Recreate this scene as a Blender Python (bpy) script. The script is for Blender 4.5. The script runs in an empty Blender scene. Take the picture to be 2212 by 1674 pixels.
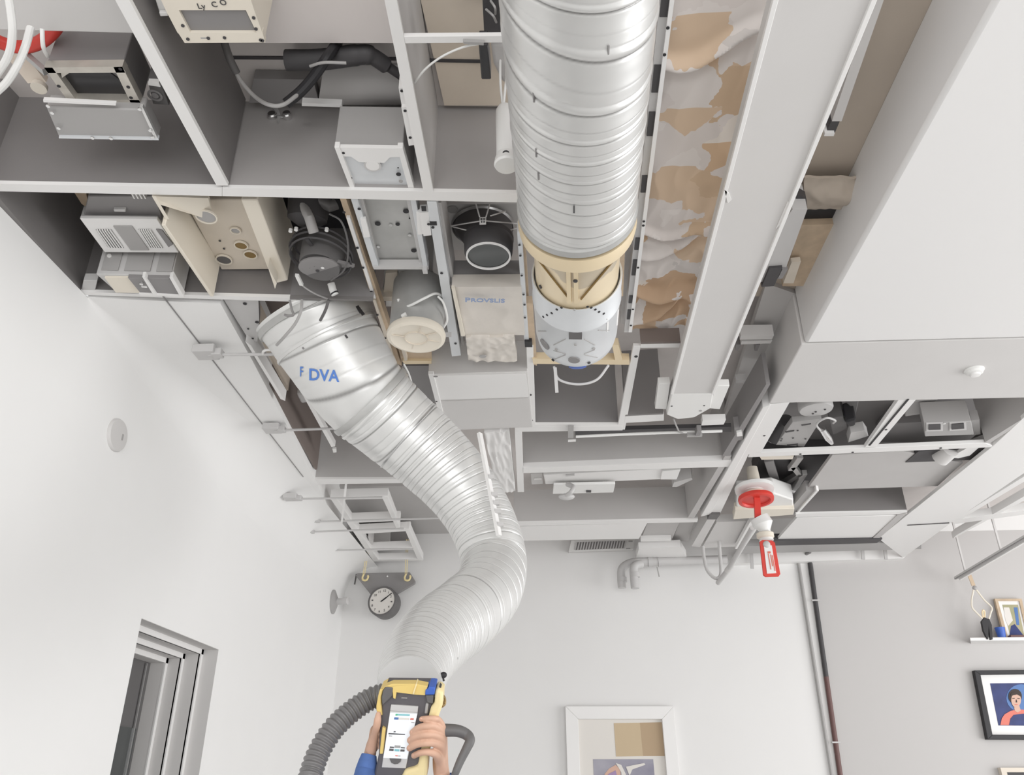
import bpy, bmesh, math, random
from mathutils import Vector, Matrix
random.seed(7)
S = bpy.context.scene
COL = S.collection
# ---------------------------------------------------------------- camera
W, H, F = 2212, 1674, 1730.0
EYE = Vector((0, 0, 1.5))
PITCH = math.atan(863 / F)
YAW = math.atan(99 / math.hypot(F, 863))
cam_d = bpy.data.cameras.new('camera'); cam = bpy.data.objects.new('camera', cam_d); COL.objects.link(cam)
cam.location = EYE; cam.rotation_euler = (math.pi / 2 + PITCH, 0, YAW)
cam_d.sensor_width = 36; cam_d.sensor_fit = 'HORIZONTAL'; cam_d.lens = 36 * F / W; cam_d.clip_start = 0.05
S.camera = cam
# ---------------------------------------------------------------- light
S.view_settings.view_transform = 'Standard'; S.view_settings.look = 'None'; S.view_settings.gamma = 1
S.view_settings.use_curve_mapping = False
S.view_settings.exposure = 0.0
wd = bpy.data.worlds.new('daylight'); S.world = wd; wd.use_nodes = True
wd.node_tree.nodes['Background'].inputs[0].default_value = (1.0, 0.995, 0.985, 1)
wd.node_tree.nodes['Background'].inputs[1].default_value = 0.80
def area(name, loc, target, sx, sy, power, color=(1, 1, 1)):
    l = bpy.data.lights.new(name, 'AREA'); l.shape = 'RECTANGLE'; l.size = sx; l.size_y = sy; l.energy = power; l.color = color
    o = bpy.data.objects.new(name, l); COL.objects.link(o); o.location = loc
    o.rotation_euler = (Vector(target) - Vector(loc)).to_track_quat('-Z', 'Y').to_euler()
    return o
area('back_fill', (1.2, -3.0, 1.7), (0.6, 4, 2.2), 5.0, 2.6, 125)  # added fill lamp behind the camera, no window is built there
area('side_fill', (5.6, 2.6, 1.5), (-1, 3.6, 2.2), 4.5, 2.4, 160)  # added fill lamp from the right, brightens the left wall
# ---------------------------------------------------------------- pixel -> place
FW = Vector((-math.sin(YAW) * math.cos(PITCH), math.cos(YAW) * math.cos(PITCH), math.sin(PITCH)))
RT = Vector((math.cos(YAW), math.sin(YAW), 0)); UP = RT.cross(FW)
def ray(x, y): return FW + RT * ((x - W / 2) / F) - UP * ((y - H / 2) / F)
def az(x, y, z=3.0): r = ray(x, y); return EYE + r * ((z - EYE.z) / r.z)
def ay(x, y, Y): r = ray(x, y); return EYE + r * (Y / r.y)
def ax(x, y, X): r = ray(x, y); return EYE + r * (X / r.x)
def ad(x, y, d): return EYE + ray(x, y) * d
DECK = 3.33; LWX = -1.57; FWY = 6.0
# ---------------------------------------------------------------- materials
MAT = {}
def mat(name, col, rough=0.6, metal=0.0, noise=0.0, nscale=20.0, bump=0.0, emit=0.0, alpha=1.0, trans=0.0, col2=None, thr=None, spec=None):
    if name in MAT: return MAT[name]
    m = bpy.data.materials.new(name); m.use_nodes = True; nt = m.node_tree; b = nt.nodes['Principled BSDF']
    c = (*col, 1)
    b.inputs['Base Color'].default_value = c; b.inputs['Roughness'].default_value = rough; b.inputs['Metallic'].default_value = metal
    if spec is not None: b.inputs['Specular IOR Level'].default_value = spec
    if noise or bump or col2:
        tc = nt.nodes.new('ShaderNodeTexCoord'); n = nt.nodes.new('ShaderNodeTexNoise'); n.inputs['Scale'].default_value = nscale; n.inputs['Detail'].default_value = 5
        nt.links.new(tc.outputs['Object'], n.inputs['Vector'])
        if noise or col2:
            r = nt.nodes.new('ShaderNodeValToRGB'); e = r.color_ramp.elements
            if col2 and thr is not None:
                e[0].position = thr - .012; e[1].position = thr + .012; e[0].color = c; e[1].color = (*col2, 1)
            else:
                e[0].position = .3; e[1].position = .7
                c2 = col2 or tuple(min(1, x * (1 + noise)) for x in col); c1 = col if col2 else tuple(x * (1 - noise) for x in col)
                e[0].color = (*c1, 1); e[1].color = (*c2, 1)
            nt.links.new(n.outputs['Fac'], r.inputs[0]); nt.links.new(r.outputs[0], b.inputs['Base Color'])
        if bump:
            bp = nt.nodes.new('ShaderNodeBump'); bp.inputs['Strength'].default_value = bump; bp.inputs['Distance'].default_value = .02
            nt.links.new(n.outputs['Fac'], bp.inputs['Height']); nt.links.new(bp.outputs[0], b.inputs['Normal'])
    if emit: b.inputs['Emission Color'].default_value = c; b.inputs['Emission Strength'].default_value = emit
    if trans: b.inputs['Transmission Weight'].default_value = trans
    if alpha < 1: b.inputs['Alpha'].default_value = alpha
    MAT[name] = m; return m
mat('floor_paint', (.52, .515, .505), .7)
mat('wall_paint', (.885, .88, .872), .75, noise=.008, nscale=3)
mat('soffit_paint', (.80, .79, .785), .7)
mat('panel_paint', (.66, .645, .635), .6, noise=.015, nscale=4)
mat('white_trim', (.84, .83, .82), .45)
mat('white_plastic', (.82, .815, .80), .35)
mat('grey_board', (.215, .203, .200), .6, noise=.03, nscale=6)
mat('grey_board_lit', (.36, .343, .337), .6, noise=.02, nscale=6)  # same board as grey_board, lightened to paint in its better lit section
mat('seam_grey', (.40, .395, .39), .5)
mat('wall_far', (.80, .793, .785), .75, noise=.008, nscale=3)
mat('light_board', (.52, .505, .497), .6, noise=.02, nscale=5)
mat('dark_board', (.12, .112, .112), .65, noise=.05, nscale=7)
mat('deck', (.66, .62, .60), .8, noise=.03, nscale=9)
mat('deck_stained', (.78, .73, .71), .8, col2=(.62, .55, .47), thr=.64, nscale=3.2)
mat('beige_deck', (.78, .69, .585), .75, noise=.07, nscale=5)
mat('taupe_deck', (.48, .415, .35), .7, noise=.05, nscale=3)
mat('galvanised', (.74, .74, .73), .33, metal=.55, noise=.03, nscale=7)
mat('galv_dull', (.50, .50, .49), .45, metal=.4, noise=.12, nscale=9)
mat('galv_light', (.72, .74, .76), .38, metal=.25, noise=.03, nscale=9)
mat('steel', (.55, .55, .55), .3, metal=.8)
mat('flange', (.55, .52, .47), .35, metal=.5, noise=.15, nscale=14)
mat('chrome', (.8, .8, .8), .12, metal=1)
mat('gold_foil', (.86, .73, .52), .3, metal=.25, col2=(.60, .52, .40), thr=.52, nscale=5, bump=.3)
mat('gold_band', (.84, .70, .48), .4, metal=.2)
mat('wood', (.56, .435, .31), .6, noise=.12, nscale=18)
mat('black', (.022, .021, .024), .55)
mat('black_gloss', (.03, .029, .031), .25)
mat('charcoal', (.06, .057, .06), .55)
mat('charcoal_grey', (.13, .125, .125), .5)
mat('beige_plastic', (.70, .63, .54), .5, noise=.05, nscale=8)
mat('cream', (.80, .74, .64), .45)
mat('plastic_wrap', (.70, .655, .60), .3, noise=.07, nscale=7, bump=.2)
mat('hose', (.17, .165, .165), .32)
mat('instrument_grey', (.115, .108, .117), .5)
mat('brown_board', (.20, .165, .15), .7)
mat('bronze', (.26, .17, .06), .4, metal=.3)
mat('red', (.70, .055, .04), .4)
mat('blue', (.05, .13, .50), .45)
mat('blue_text', (.10, .24, .66), .5)
mat('pale_blue_text', (.30, .38, .58), .5)
mat('yellow', (.78, .58, .20), .45)
mat('pale_yellow', (.84, .70, .38), .45)
mat('grey_plastic', (.40, .39, .385), .5)
mat('mid_grey', (.26, .25, .25), .5)
mat('light_grey', (.58, .57, .565), .45)
mat('skin', (.63, .39, .28), .55, noise=.05, nscale=30)
mat('nail', (.72, .42, .31), .35)
mat('shirt', (.09, .17, .42), .85, noise=.08, nscale=60)
mat('screen', (.80, .84, .88), .2)
mat('teal', (.25, .55, .60), .4); mat('green', (.12, .50, .25), .4)
mat('mat_board', (.76, .73, .69), .8)
mat('tan_paper', (.58, .46, .31), .8)
mat('tan_dark', (.47, .35, .23), .8)
mat('lilac', (.42, .41, .46), .8, col2=(.28, .27, .34), nscale=5)
mat('navy', (.035, .05, .17), .6, noise=.2, nscale=12)
mat('sky_blue', (.10, .20, .45), .6)
mat('salmon', (.72, .20, .15), .6)
mat('face_paint', (.66, .43, .34), .7)
mat('hair_paint', (.05, .035, .03), .7)
mat('olive', (.34, .35, .20), .7, col2=(.48, .42, .28), nscale=8)
mat('maroon', (.14, .07, .065), .5)
mat('purple', (.38, .27, .45), .7)
mat('lens', (.07, .075, .075), .15)
mat('kraft', (.50, .35, .22), .6)

def seam_tint(name, dark=(.27, .265, .26)):          # darker colour along the rolled seam of a duct (mesh attribute "seam")
    nt = MAT[name].node_tree; b = nt.nodes['Principled BSDF']; at = nt.nodes.new('ShaderNodeAttribute'); at.attribute_name = 'seam'
    mx = nt.nodes.new('ShaderNodeMix'); mx.data_type = 'RGBA'
    if b.inputs['Base Color'].is_linked: nt.links.new(b.inputs['Base Color'].links[0].from_socket, mx.inputs['A'])
    else: mx.inputs['A'].default_value = b.inputs['Base Color'].default_value
    mx.inputs['B'].default_value = (*dark, 1); nt.links.new(at.outputs['Fac'], mx.inputs['Factor']); nt.links.new(mx.outputs['Result'], b.inputs['Base Color'])
seam_tint('galvanised')
# ---------------------------------------------------------------- mesh builder
def V(*a): return Vector(a)
class MB:
    def __init__(s): s.va = {}; s.v = []; s.f = []; s.mi = []
    def add(s, vs, fs, m=0):
        o = len(s.v); s.v += [Vector(p) for p in vs]
        for f in fs: s.f.append([i + o for i in f]); s.mi.append(m)
        return s
    def prism(s, pts, vec, m=0):
        n = len(pts); vec = Vector(vec); pts = [Vector(p) for p in pts]
        return s.add(pts + [p + vec for p in pts], [list(range(n))[::-1], [n + i for i in range(n)]] + [[i, (i + 1) % n, n + (i + 1) % n, n + i] for i in range(n)], m)
    def hexa(s, a, b, m=0):                        # two matching quads
        n = len(a)
        return s.add(list(a) + list(b), [list(range(n))[::-1], [n + i for i in range(n)]] + [[i, (i + 1) % n, n + (i + 1) % n, n + i] for i in range(n)], m)
    def box(s, c, d, rot=None, m=0):
        c = Vector(c); R = rot or Matrix.Identity(3)
        P = [c + R @ Vector((x * d[0] / 2, y * d[1] / 2, z * d[2] / 2)) for z in (-1, 1) for x, y in ((-1, -1), (1, -1), (1, 1), (-1, 1))]
        return s.hexa(P[:4], P[4:], m)
    def bar(s, a, b, w, h, upv=(0, 0, 1), m=0):    # rectangular bar from a to b
        a, b = Vector(a), Vector(b); d = (b - a).normalized(); u = Vector(upv); sd = d.cross(u).normalized(); u = sd.cross(d).normalized()
        q = [a + sd * x * w / 2 + u * y * h / 2 for x, y in ((-1, -1), (1, -1), (1, 1), (-1, 1))]
        return s.prism(q, b - a, m)
    def tube(s, path, r, n=12, m=0, rfun=None, caps=True, mfun=None):
        path = [Vector(p) for p in path]; k = len(path)
        rs = r if isinstance(r, (list, tuple)) else [r] * k
        T = [(path[min(i + 1, k - 1)] - path[max(i - 1, 0)]).normalized() for i in range(k)]
        nn = Vector((0, 0, 1)) if abs(T[0].z) < .9 else Vector((1, 0, 0))
        vs = []; L = 0; mis = []
        for i in range(k):
            nn = (nn - T[i] * nn.dot(T[i])).normalized(); bb = T[i].cross(nn)
            if i: L += (path[i] - path[i - 1]).length
            for j in range(n):
                a = 2 * math.pi * j / n
                rr = rs[i] * (rfun(L, a) if rfun else 1)
                if mfun: s.va[len(s.v) + len(vs)] = mfun(L, a)
                vs.append(path[i] + (nn * math.cos(a) + bb * math.sin(a)) * rr)
        fs = [[i * n + j, i * n + (j + 1) % n, (i + 1) * n + (j + 1) % n, (i + 1) * n + j] for i in range(k - 1) for j in range(n)]
        if caps: fs += [list(range(n))[::-1], [(k - 1) * n + j for j in range(n)]]
        return s.add(vs, fs, m)
    def lathe(s, c, axis, prof, n=32, m=0, closed=False, xa=None, sq=1.0):   # prof: (radius, height along the axis)
        c = Vector(c); A = Vector(axis).normalized()
        X = Vector(xa) if xa else (Vector((1, 0, 0)) if abs(A.x) < .9 else Vector((0, 1, 0)))
        X = (X - A * X.dot(A)).normalized(); Yv = A.cross(X)
        vs = [c + A * h + (X * math.cos(2 * math.pi * j / n) + Yv * math.sin(2 * math.pi * j / n) * sq) * r for r, h in prof for j in range(n)]
        k = len(prof); fs = [[i * n + j, i * n + (j + 1) % n, (i + 1) * n + (j + 1) % n, (i + 1) * n + j] for i in range(k - 1) for j in range(n)]
        if closed: fs += [[(k - 1) * n + j, (k - 1) * n + (j + 1) % n, (j + 1) % n, j] for j in range(n)]
        else: fs += [list(range(n))[::-1], [(k - 1) * n + j for j in range(n)]]
        return s.add(vs, fs, m)
    def ball(s, c, d, rot=None, m=0, nu=16, nv=10):
        c = Vector(c); R = rot or Matrix.Identity(3); vs = []; fs = []
        for i in range(nv + 1):
            t = math.pi * i / nv
            for j in range(nu):
                a = 2 * math.pi * j / nu
                t2 = min(max(t, .02), math.pi - .02)
                vs.append(c + R @ Vector((d[0] * math.sin(t2) * math.cos(a), d[1] * math.sin(t2) * math.sin(a), d[2] * math.cos(t2))))
        fs = [[i * nu + j, i * nu + (j + 1) % nu, (i + 1) * nu + (j + 1) % nu, (i + 1) * nu + j] for i in range(nv) for j in range(nu)]
        fs += [list(range(nu))[::-1], [nv * nu + j for j in range(nu)]]
        return s.add(vs, fs, m)
    def build(s, name, mats, parent=None, bevel=0, origin=None, sharp=35):
        if isinstance(mats, str): mats = [mats]
        if origin is None:
            if parent is not None: origin = parent['_o'] if '_o' in parent.keys() else parent.matrix_world.translation
            else:
                xs = [p.x for p in s.v]; ys = [p.y for p in s.v]; zs = [p.z for p in s.v]
                origin = ((min(xs) + max(xs)) / 2, (min(ys) + max(ys)) / 2, min(zs))
        og = Vector(origin)
        me = bpy.data.meshes.new(name); bm = bmesh.new()
        bv = [bm.verts.new(p - og) for p in s.v]
        for f, k in zip(s.f, s.mi):
            try: ff = bm.faces.new([bv[i] for i in f]); ff.material_index = k; ff.smooth = True
            except ValueError: pass
        bmesh.ops.recalc_face_normals(bm, faces=bm.faces)
        for e in bm.edges:
            if len(e.link_faces) == 2 and e.calc_face_angle(0) > math.radians(sharp): e.smooth = False
        bm.to_mesh(me); bm.free()
        if s.va:
            at = me.attributes.new('seam', 'FLOAT', 'POINT')
            for q, v in s.va.items(): at.data[q].value = v
        for mm in mats: me.materials.append(MAT[mm])
        o = bpy.data.objects.new(name, me); COL.objects.link(o)
        ORG[o] = og
        if parent is not None:
            o.parent = parent; o.location = og - WORLD(parent)
        else: o.location = og
        if bevel:
            b = o.modifiers.new('bevel', 'BEVEL'); b.width = bevel; b.segments = 2; b.limit_method = 'ANGLE'; b.angle_limit = .7
        return o
ORG = {}
def WORLD(o):
    p = Vector(o.location); q = o.parent
    while q: p = p + Vector(q.location); q = q.parent
    return p
def tag(o, label, cat, group=None, kind=None):
    o['label'] = label; o['category'] = cat
    if group: o['group'] = group
    if kind: o['kind'] = kind
    return o
def struct(o): o['kind'] = 'structure'; return o
def thing(name, label, cat, loc, group=None):
    o = bpy.data.objects.new(name, None); COL.objects.link(o); o.location = Vector(loc); o.empty_display_size = .05
    return tag(o, label, cat, group)
_b = MB.build
def build(s, name, mats, parent=None, **k):
    if parent is not None and k.get('origin') is None: k['origin'] = WORLD(parent)
    return _b(s, name, mats, parent, **k)
MB.build = build
def pz(pts, z=3.0): return [az(x, y, z) for x, y in pts]
EPS = [0]
def slabm(pts, z, h, m=0):                          # a hair of stagger so that no two undersides are coplanar
    EPS[0] = (EPS[0] + 7) % 17; return MB().prism(pz(pts, z + EPS[0] * .0001), (0, 0, h), m)
def dup(root, loc, label, group=None):
    r = root.copy(); COL.objects.link(r); r.location = Vector(loc); r['label'] = label
    if group: r['group'] = group
    for ch in list(root.children):
        c = ch.copy(); COL.objects.link(c); c.parent = r
        for g in list(ch.children):
            d = g.copy(); COL.objects.link(d); d.parent = c
    return r
def board(name, quad, label, cat='board', z=3.0, top=None, m='grey_board', edge='white_trim', group=None, eh=.012):
    """upright board: grey body and the white strip along its lower edge; quad = pixels of the strip's underside"""
    top = top or DECK; EPS[0] = (EPS[0] + 7) % 17; z = z + EPS[0] * .0001
    P = pz(quad, z); c = sum(P, Vector()) / len(P)
    t = thing(name, label, cat, (c.x, c.y, z), group)
    MB().prism([c + (p - c) * .999 for p in pz(quad, z)], (0, 0, eh)).build('edge_strip', edge, t)
    MB().prism([p + Vector((0, 0, eh)) for p in P], (0, 0, top - z - eh)).build('panel', m, t)
    return t
def textm(body, o, xd, yd, size, mname, parent, name='lettering', ext=.0006, align='LEFT', warp=None, bold=0.0):
    cu = bpy.data.curves.new('t', 'FONT'); cu.body = body; cu.size = size; cu.extrude = ext if warp is None else 0; cu.align_x = align; cu.offset = bold * .5; cu.resolution_u = 3
    tmp = bpy.data.objects.new('t', cu); COL.objects.link(tmp)
    bpy.context.view_layer.update()
    dg = bpy.context.evaluated_depsgraph_get(); me = bpy.data.meshes.new_from_object(tmp.evaluated_get(dg)); bpy.data.objects.remove(tmp)
    xd = Vector(xd).normalized(); yd = Vector(yd); yd = (yd - xd * yd.dot(xd)).normalized(); zd = xd.cross(yd)
    w0 = WORLD(parent) if parent else Vector()
    if warp:
        bm = bmesh.new(); bm.from_mesh(me); bmesh.ops.subdivide_edges(bm, edges=[e for e in bm.edges if e.calc_length() > size * .12], cuts=3, use_grid_fill=True); bm.to_mesh(me); bm.free()
    for v in me.vertices:
        v.co = (warp(v.co.x, v.co.y) if warp else Vector(o) + xd * v.co.x + yd * v.co.y + zd * v.co.z) - w0
    me.materials.clear(); me.materials.append(MAT[mname])
    ob = bpy.data.objects.new(name, me); COL.objects.link(ob)
    if parent: ob.parent = parent
    return ob
def spline(P, n=10):                                # Catmull-Rom through points (tuples of any size)
    P = [tuple(p) for p in P]; Q = [tuple(2 * a - b for a, b in zip(P[0], P[1]))] + P + [tuple(2 * a - b for a, b in zip(P[-1], P[-2]))]
    out = []
    for i in range(1, len(Q) - 2):
        for k in range(n):
            t = k / n
            out.append(tuple(.5 * (2 * b + (c - a) * t + (2 * a - 5 * b + 4 * c - d) * t * t + (3 * b - a - 3 * c + d) * t ** 3) for a, b, c, d in zip(*[Q[i + j] for j in (-1, 0, 1, 2)])))
    return out + [P[-1]]
def sp(P, n=8): return [Vector(p) for p in spline([tuple(q) for q in P], n)]
def disc(mb, c, nrm, r, h=.002, n=20, m=0, xa=None, sq=1.0):
    return mb.lathe(Vector(c), nrm, [(r, 0), (r, h)], n, m, xa=xa, sq=sq)
DN = Vector((0, 0, -1))
def holes(parent, pts, z, r=.005, name='hole', m='black'):
    for x, y in pts: disc(MB(), az(x, y, z) + Vector((0, 0, .0015)), DN, r, .003, 10).build(name, m, parent)
# ---------------------------------------------------------------- room shell
def sbox(name, a, b, m, kind='structure', bevel=0):
    a, b = Vector(a), Vector(b)
    o = MB().box((a + b) / 2, b - a).build(name, m, bevel=bevel); o['kind'] = kind; return o
sbox('floor', (-1.7, -2.6, -.05), (4.6, 6.1, 0), 'floor_paint')
sbox('ceiling', (-1.7, .35, DECK), (4.6, 6.1, DECK + .05), 'deck')
sbox('wall_back', (-1.7, FWY, 0), (4.6, FWY + .1, DECK), 'wall_far')
# left wall with its doorway
DY0, DY1, DZ = ax(306, 1335, LWX).y, ax(471, 1412, LWX).y, ax(306, 1335, LWX).z
wl = MB()
def wbox(a, b): wl.box((Vector(a) + Vector(b)) / 2, Vector(b) - Vector(a))
wbox((LWX - .3, -2.6, 0), (LWX, DY0, 3.0)); wbox((LWX - .3, DY1, 0), (LWX, FWY, 3.0)); wbox((LWX - .3, DY0, DZ), (LWX, DY1, 3.0))
struct(wl.build('wall_left', 'wall_paint'))
# cove between the left wall and the soffit, soffit strip with its shadow gap
R = .24; Y0 = 2.24
cv = MB(); ks = 13; rows = []
for i in range(15):                                  # the cove opens gradually from a square corner
    y = Y0 + (FWY - Y0) * i / 14; r = R * min(1, .02 + i / 5)
    rows.append([V(LWX - .01, y, 3.01)] + [V(LWX + r * (1 - math.sin(math.pi / 2 * k / 12)), y, 3.0 - r * (1 - math.cos(math.pi / 2 * k / 12))) for k in range(ks)])
n = ks + 1; vs = [p for r in rows for p in r]
fs = [[i * n + j, i * n + (j + 1) % n, (i + 1) * n + (j + 1) % n, (i + 1) * n + j] for i in range(14) for j in range(n)] + [list(range(n)), [14 * n + j for j in range(n)]]
struct(cv.add(vs, fs).build('trim_1', 'wall_paint', sharp=50))
so = MB().prism([V(LWX, Y0, 3.0), V(-1.13, 2.30, 3.0), V(-1.16, 2.7, 3.0), V(-1.285, 4.10, 3.0), V(-1.50, FWY, 3.0), V(LWX, FWY, 3.0)], (0, 0, .30)).build('trim_2', 'wall_paint'); struct(so)
MB().bar(az(352, 640, 2.9985), az(655, 1030, 2.9985), .004, .003).build('shadow_gap', 'mid_grey', so)
# door 1: stepped reveal, dark leaf with a glossy pane
d1 = MB(); xs = LWX
d1.box((xs - .29, (DY0 + DY1) / 2, DZ / 2), (.02, DY1 - DY0, DZ))
d1 = d1.build('door_1', 'charcoal_grey'); struct(d1)
fr = MB()
for i, (x0, x1, ins) in enumerate(((0, -.075, .0), (-.075, -.15, .022), (-.15, -.215, .044), (-.215, -.28, .066))):
    y1 = DY1 - ins; z1 = DZ - ins
    fr.box((xs + (x0 + x1) / 2, DY1 - (ins + .002) / 2, DZ / 2), (abs(x1 - x0), ins + .002, DZ)).box((xs + (x0 + x1) / 2, (DY0 + DY1) / 2, DZ - (ins + .002) / 2), (abs(x1 - x0), DY1 - DY0, ins + .002))
fr.build('door_frame', 'panel_paint', d1)
br = MB()
for x0, ins in ((-.075, 0), (-.15, .022), (-.215, .044)):
    br.box((xs + x0, DY1 - ins - .012, DZ / 2), (.012, .024, DZ - ins)).box((xs + x0, (DY0 + DY1) / 2, DZ - ins - .012), (.012, DY1 - DY0, .024))
br.build('bead', 'white_trim', d1)
MB().box((xs - .277, (DY0 + DY1) / 2 + .02, .98), (.006, .55, 1.5)).build('pane', 'lens', d1)
MB().box((xs - .272, DY1 - .12, 1.2), (.006, .008, 1.6)).build('glazing_bead', 'steel', d1)
# right-hand soffit: bright near panel, greyer far panel with the same underside height
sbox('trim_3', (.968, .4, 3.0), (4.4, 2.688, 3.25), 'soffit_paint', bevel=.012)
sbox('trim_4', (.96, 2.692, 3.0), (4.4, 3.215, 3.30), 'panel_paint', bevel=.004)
# boards lying under the deck where it shows a different colour
def trim(n, quad, z, m, h=.012):
    o = slabm(quad, z, h).build('trim_%d' % n, m); struct(o); return o
trim(5, [(895, -60), (1130, -60), (1130, 228), (960, 228)], 3.312, 'beige_deck')
trim(6, [(1870, -60), (2100, -60), (1745, 640), (1620, 640)], 3.24, 'taupe_deck', .02)
trim(7, [(560, 424), (790, 424), (830, 560), (620, 560)], 3.30, 'black')
trim(8, [(560, -60), (880, -60), (880, 93), (572, 93)], 3.26, 'deck_stained', .06)
trim(9, [(455, 122), (880, 125), (880, 131), (455, 128)], 3.326, 'charcoal', .004)
trim(10, [(880, 127), (1050, 131), (1050, 137), (880, 133)], 3.308, 'charcoal', .004)
# ---------------------------------------------------------------- upright boards and dividers of the open ceiling
board('partition_board', [(-60, 396), (480, 405.8), (480, 423.6), (-60, 412)], 'dark grey partition board with white lower edge between the fan box and the heater unit')
board('partition_board', [(480, 405.8), (1145, 418), (1145, 438), (480, 423.6)], 'grey partition board, more light painted in, with white lower edge behind the switch box and pendant socket', m='grey_board_lit')
board('divider_board', [(194, -100), (226, -100), (493, 401), (468, 401)], 'grey divider board with white lower edge beside the fan box, left of the two dividers', group=None)
board('divider_board', [(810, -100), (838, -100), (936, 415), (915, 415)], 'grey divider board with white lower edge and screw holes beside the white switch box', m='light_board')
board('side_board', [(-70, 360), (-25, 400), (173, 632), (140, 632), (-110, 360)], 'dark grey side board closing the left bay against the white wall', m='grey_board', edge='grey_board')
board('partition_board', [(173, 631), (640, 643), (640, 652), (173, 637)], 'grey partition board with pale lower edge below the grey heater and cream trough', m='grey_board')
board('backing_board', [(626, 643), (806, 647), (806, 651), (626, 647)], 'dark grey board under the black fan, above the wide silver duct', m='mid_grey', edge='grey_board')
board('backing_board', [(972, 615), (1125, 615), (1125, 620), (972, 620)], 'dark grey board behind the round black reducer, above the lettered bag', m='mid_grey', edge='grey_board', top=3.10)
board('partition_board', [(676, 1035), (910, 1035), (910, 1043), (678, 1046)], 'grey board with white drilled lower edge left of the bending silver duct', m='light_board')
board('partition_board', [(1155, 917), (1336, 917), (1336, 921), (1155, 921)], 'dark grey board at the back of the bay beyond the round can', m='mid_grey', edge='white_trim')
board('partition_board', [(1130, 1011), (1580, 994), (1578, 1008), (1130, 1022)], 'long grey board with thick white lower edge just beyond the linear light', m='light_board', top=3.21, eh=.03)
board('partition_board', [(1110, 1130), (1508, 1122), (1506, 1128), (1112, 1136)], 'long grey board with thin white lower edge above the wall vent', m='light_board', top=3.22)
board('side_board', [(1500, 1118), (1486, 1118), (1566, 985), (1580, 985)], 'grey side board between the far shelf boards and the diagonal rail', m='light_board', edge='light_board')
board('side_board', [(676, 1040), (660, 1010), (655, 1010), (668, 1040)], 'narrow pale side board at the left end of the drilled board', m='light_board', edge='white_trim')
# small boards of the right-hand grid
board('partition_board', [(1719, 1110), (1960, 1105), (1960, 1110), (1719, 1117)], 'dark grey board inside the right grid, above the white access panel', m='grey_board')
# open frame of white rails, right side
def frame(name, label, quads, z=3.0, h=.045, cat='ceiling frame', m='white_trim', part='rail', group=None):  # h: rail depth
    c = sum((az(*p, z) for q in quads for p in q), Vector()) / sum(len(q) for q in quads)
    t = thing(name, label, cat, (c.x, c.y, z), group)
    for q in quads: slabm(q, z, h).build(part, m, t, bevel=.0015)
    return t
fr1 = frame('ceiling_grid', 'white ceiling grid of crossing rails around the open machine bays on the right', [
    [(1661, 874), (1706, 869), (1645, 976), (1617, 982), (1555, 1111), (1531, 1111)],
    [(1945, 858), (1985, 856), (1893, 965), (1868, 967)],
    [(1620, 979), (2128, 957), (2150, 966), (1616, 988)],
    [(2230, 885), (2148, 961), (1897, 1163), (1951, 1205), (2061, 1125), (2230, 1010)]], h=.02)
MB().bar(az(1962, 862, 2.999), az(1878, 962, 2.999), .008, .004).build('slot', 'black', fr1)
holes(fr1, [(1651, 941), (1914, 928), (1842, 977), (2032, 968), (1729, 981)], 3.0, .006)
f2 = frame('ceiling_frame', 'white square frame around the bay below the round grey can', [
    [(1137, 745), (1152, 745), (1157, 925), (1142, 925)], [(1112, 922), (1345, 920), (1345, 930), (1112, 933)],
    [(1368, 748), (1384, 748), (1350, 928), (1333, 928)], [(1384, 744), (1470, 742), (1468, 751), (1383, 752)], [(1351, 899), (1434, 895), (1434, 909), (1348, 914)],
    [(1112, 933), (1127, 932), (1132, 1063), (1118, 1063)]], h=.015)
board('partition_board', [(1352, 896), (1433, 892), (1432, 895), (1350, 899)], 'dark grey board in the small bay left of the linear light end cap', m='grey_board', edge='grey_board')
board('backing_board', [(1384, 739), (1470, 737), (1470, 741), (1384, 743)], 'brown grey board at the far end of the kraft paper insulation', m='brown_board', edge='brown_board', top=3.06)
holes(f2, [(1145, 853), (1374, 770), (1233, 926), (1148, 908)], 3.0, .007)
# ---------------------------------------------------------------- near left bays
def hung(name, label, cat, quad, z, m, top=DECK, group=None, bevel=.003, part='housing'):
    c = sum(pz(quad, z), Vector()) / len(quad)
    t = thing(name, label, cat, (c.x, c.y, z), group)
    slabm(quad, z, top - z).build(part, m, t, bevel=bevel)
    return t
def lift(p, h): return Vector(p) + Vector((0, 0, h))
def strip(t, name, quad, z, h, m, bevel=0): return slabm(quad, z, h).build(name, m, t, bevel=bevel)
def pdisc(t, name, px, z, r, m, h=.0015, n=24, sq=1.0, ring=0):
    c = az(*px, z)
    if ring: return MB().lathe(c, DN, [(r, -.001), (r, h), (r - ring, h), (r - ring, -.001)], n, closed=True, sq=sq).build(name, m, t)
    return disc(MB(), c, DN, r, h, n, sq=sq).build(name, m, t)
# fan box
t = thing('fan_box', 'square metal fan box with dark open mouth and flange, in the leftmost bay', 'fan', az(200, 186, 3.06))
slabm([(97, 146), (264, 145), (305, 228), (152, 223)], 3.085, .13).build('housing', 'mid_grey', t, bevel=.003)
strip(t, 'mouth', [(140, 156), (160, 152), (232, 153), (256, 171), (281, 207), (264, 219), (160, 219), (150, 203)], 3.08, .01, 'black_gloss')
fl = MB()
for q in ([(95, 146), (264, 144), (272, 157), (103, 158)], [(95, 146), (113, 146), (170, 224), (150, 223)], [(245, 145), (264, 144), (307, 228), (285, 228)], [(143, 214), (300, 216), (307, 228), (150, 224)]): fl.prism(pz(q, 3.06), (0, 0, .024))
for q in ([(250, 156), (272, 172), (262, 152)], [(130, 150), (152, 156), (134, 168)], [(150, 200), (166, 217), (146, 216)]): fl.prism(pz(q, 3.062), (0, 0, .022))
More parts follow.
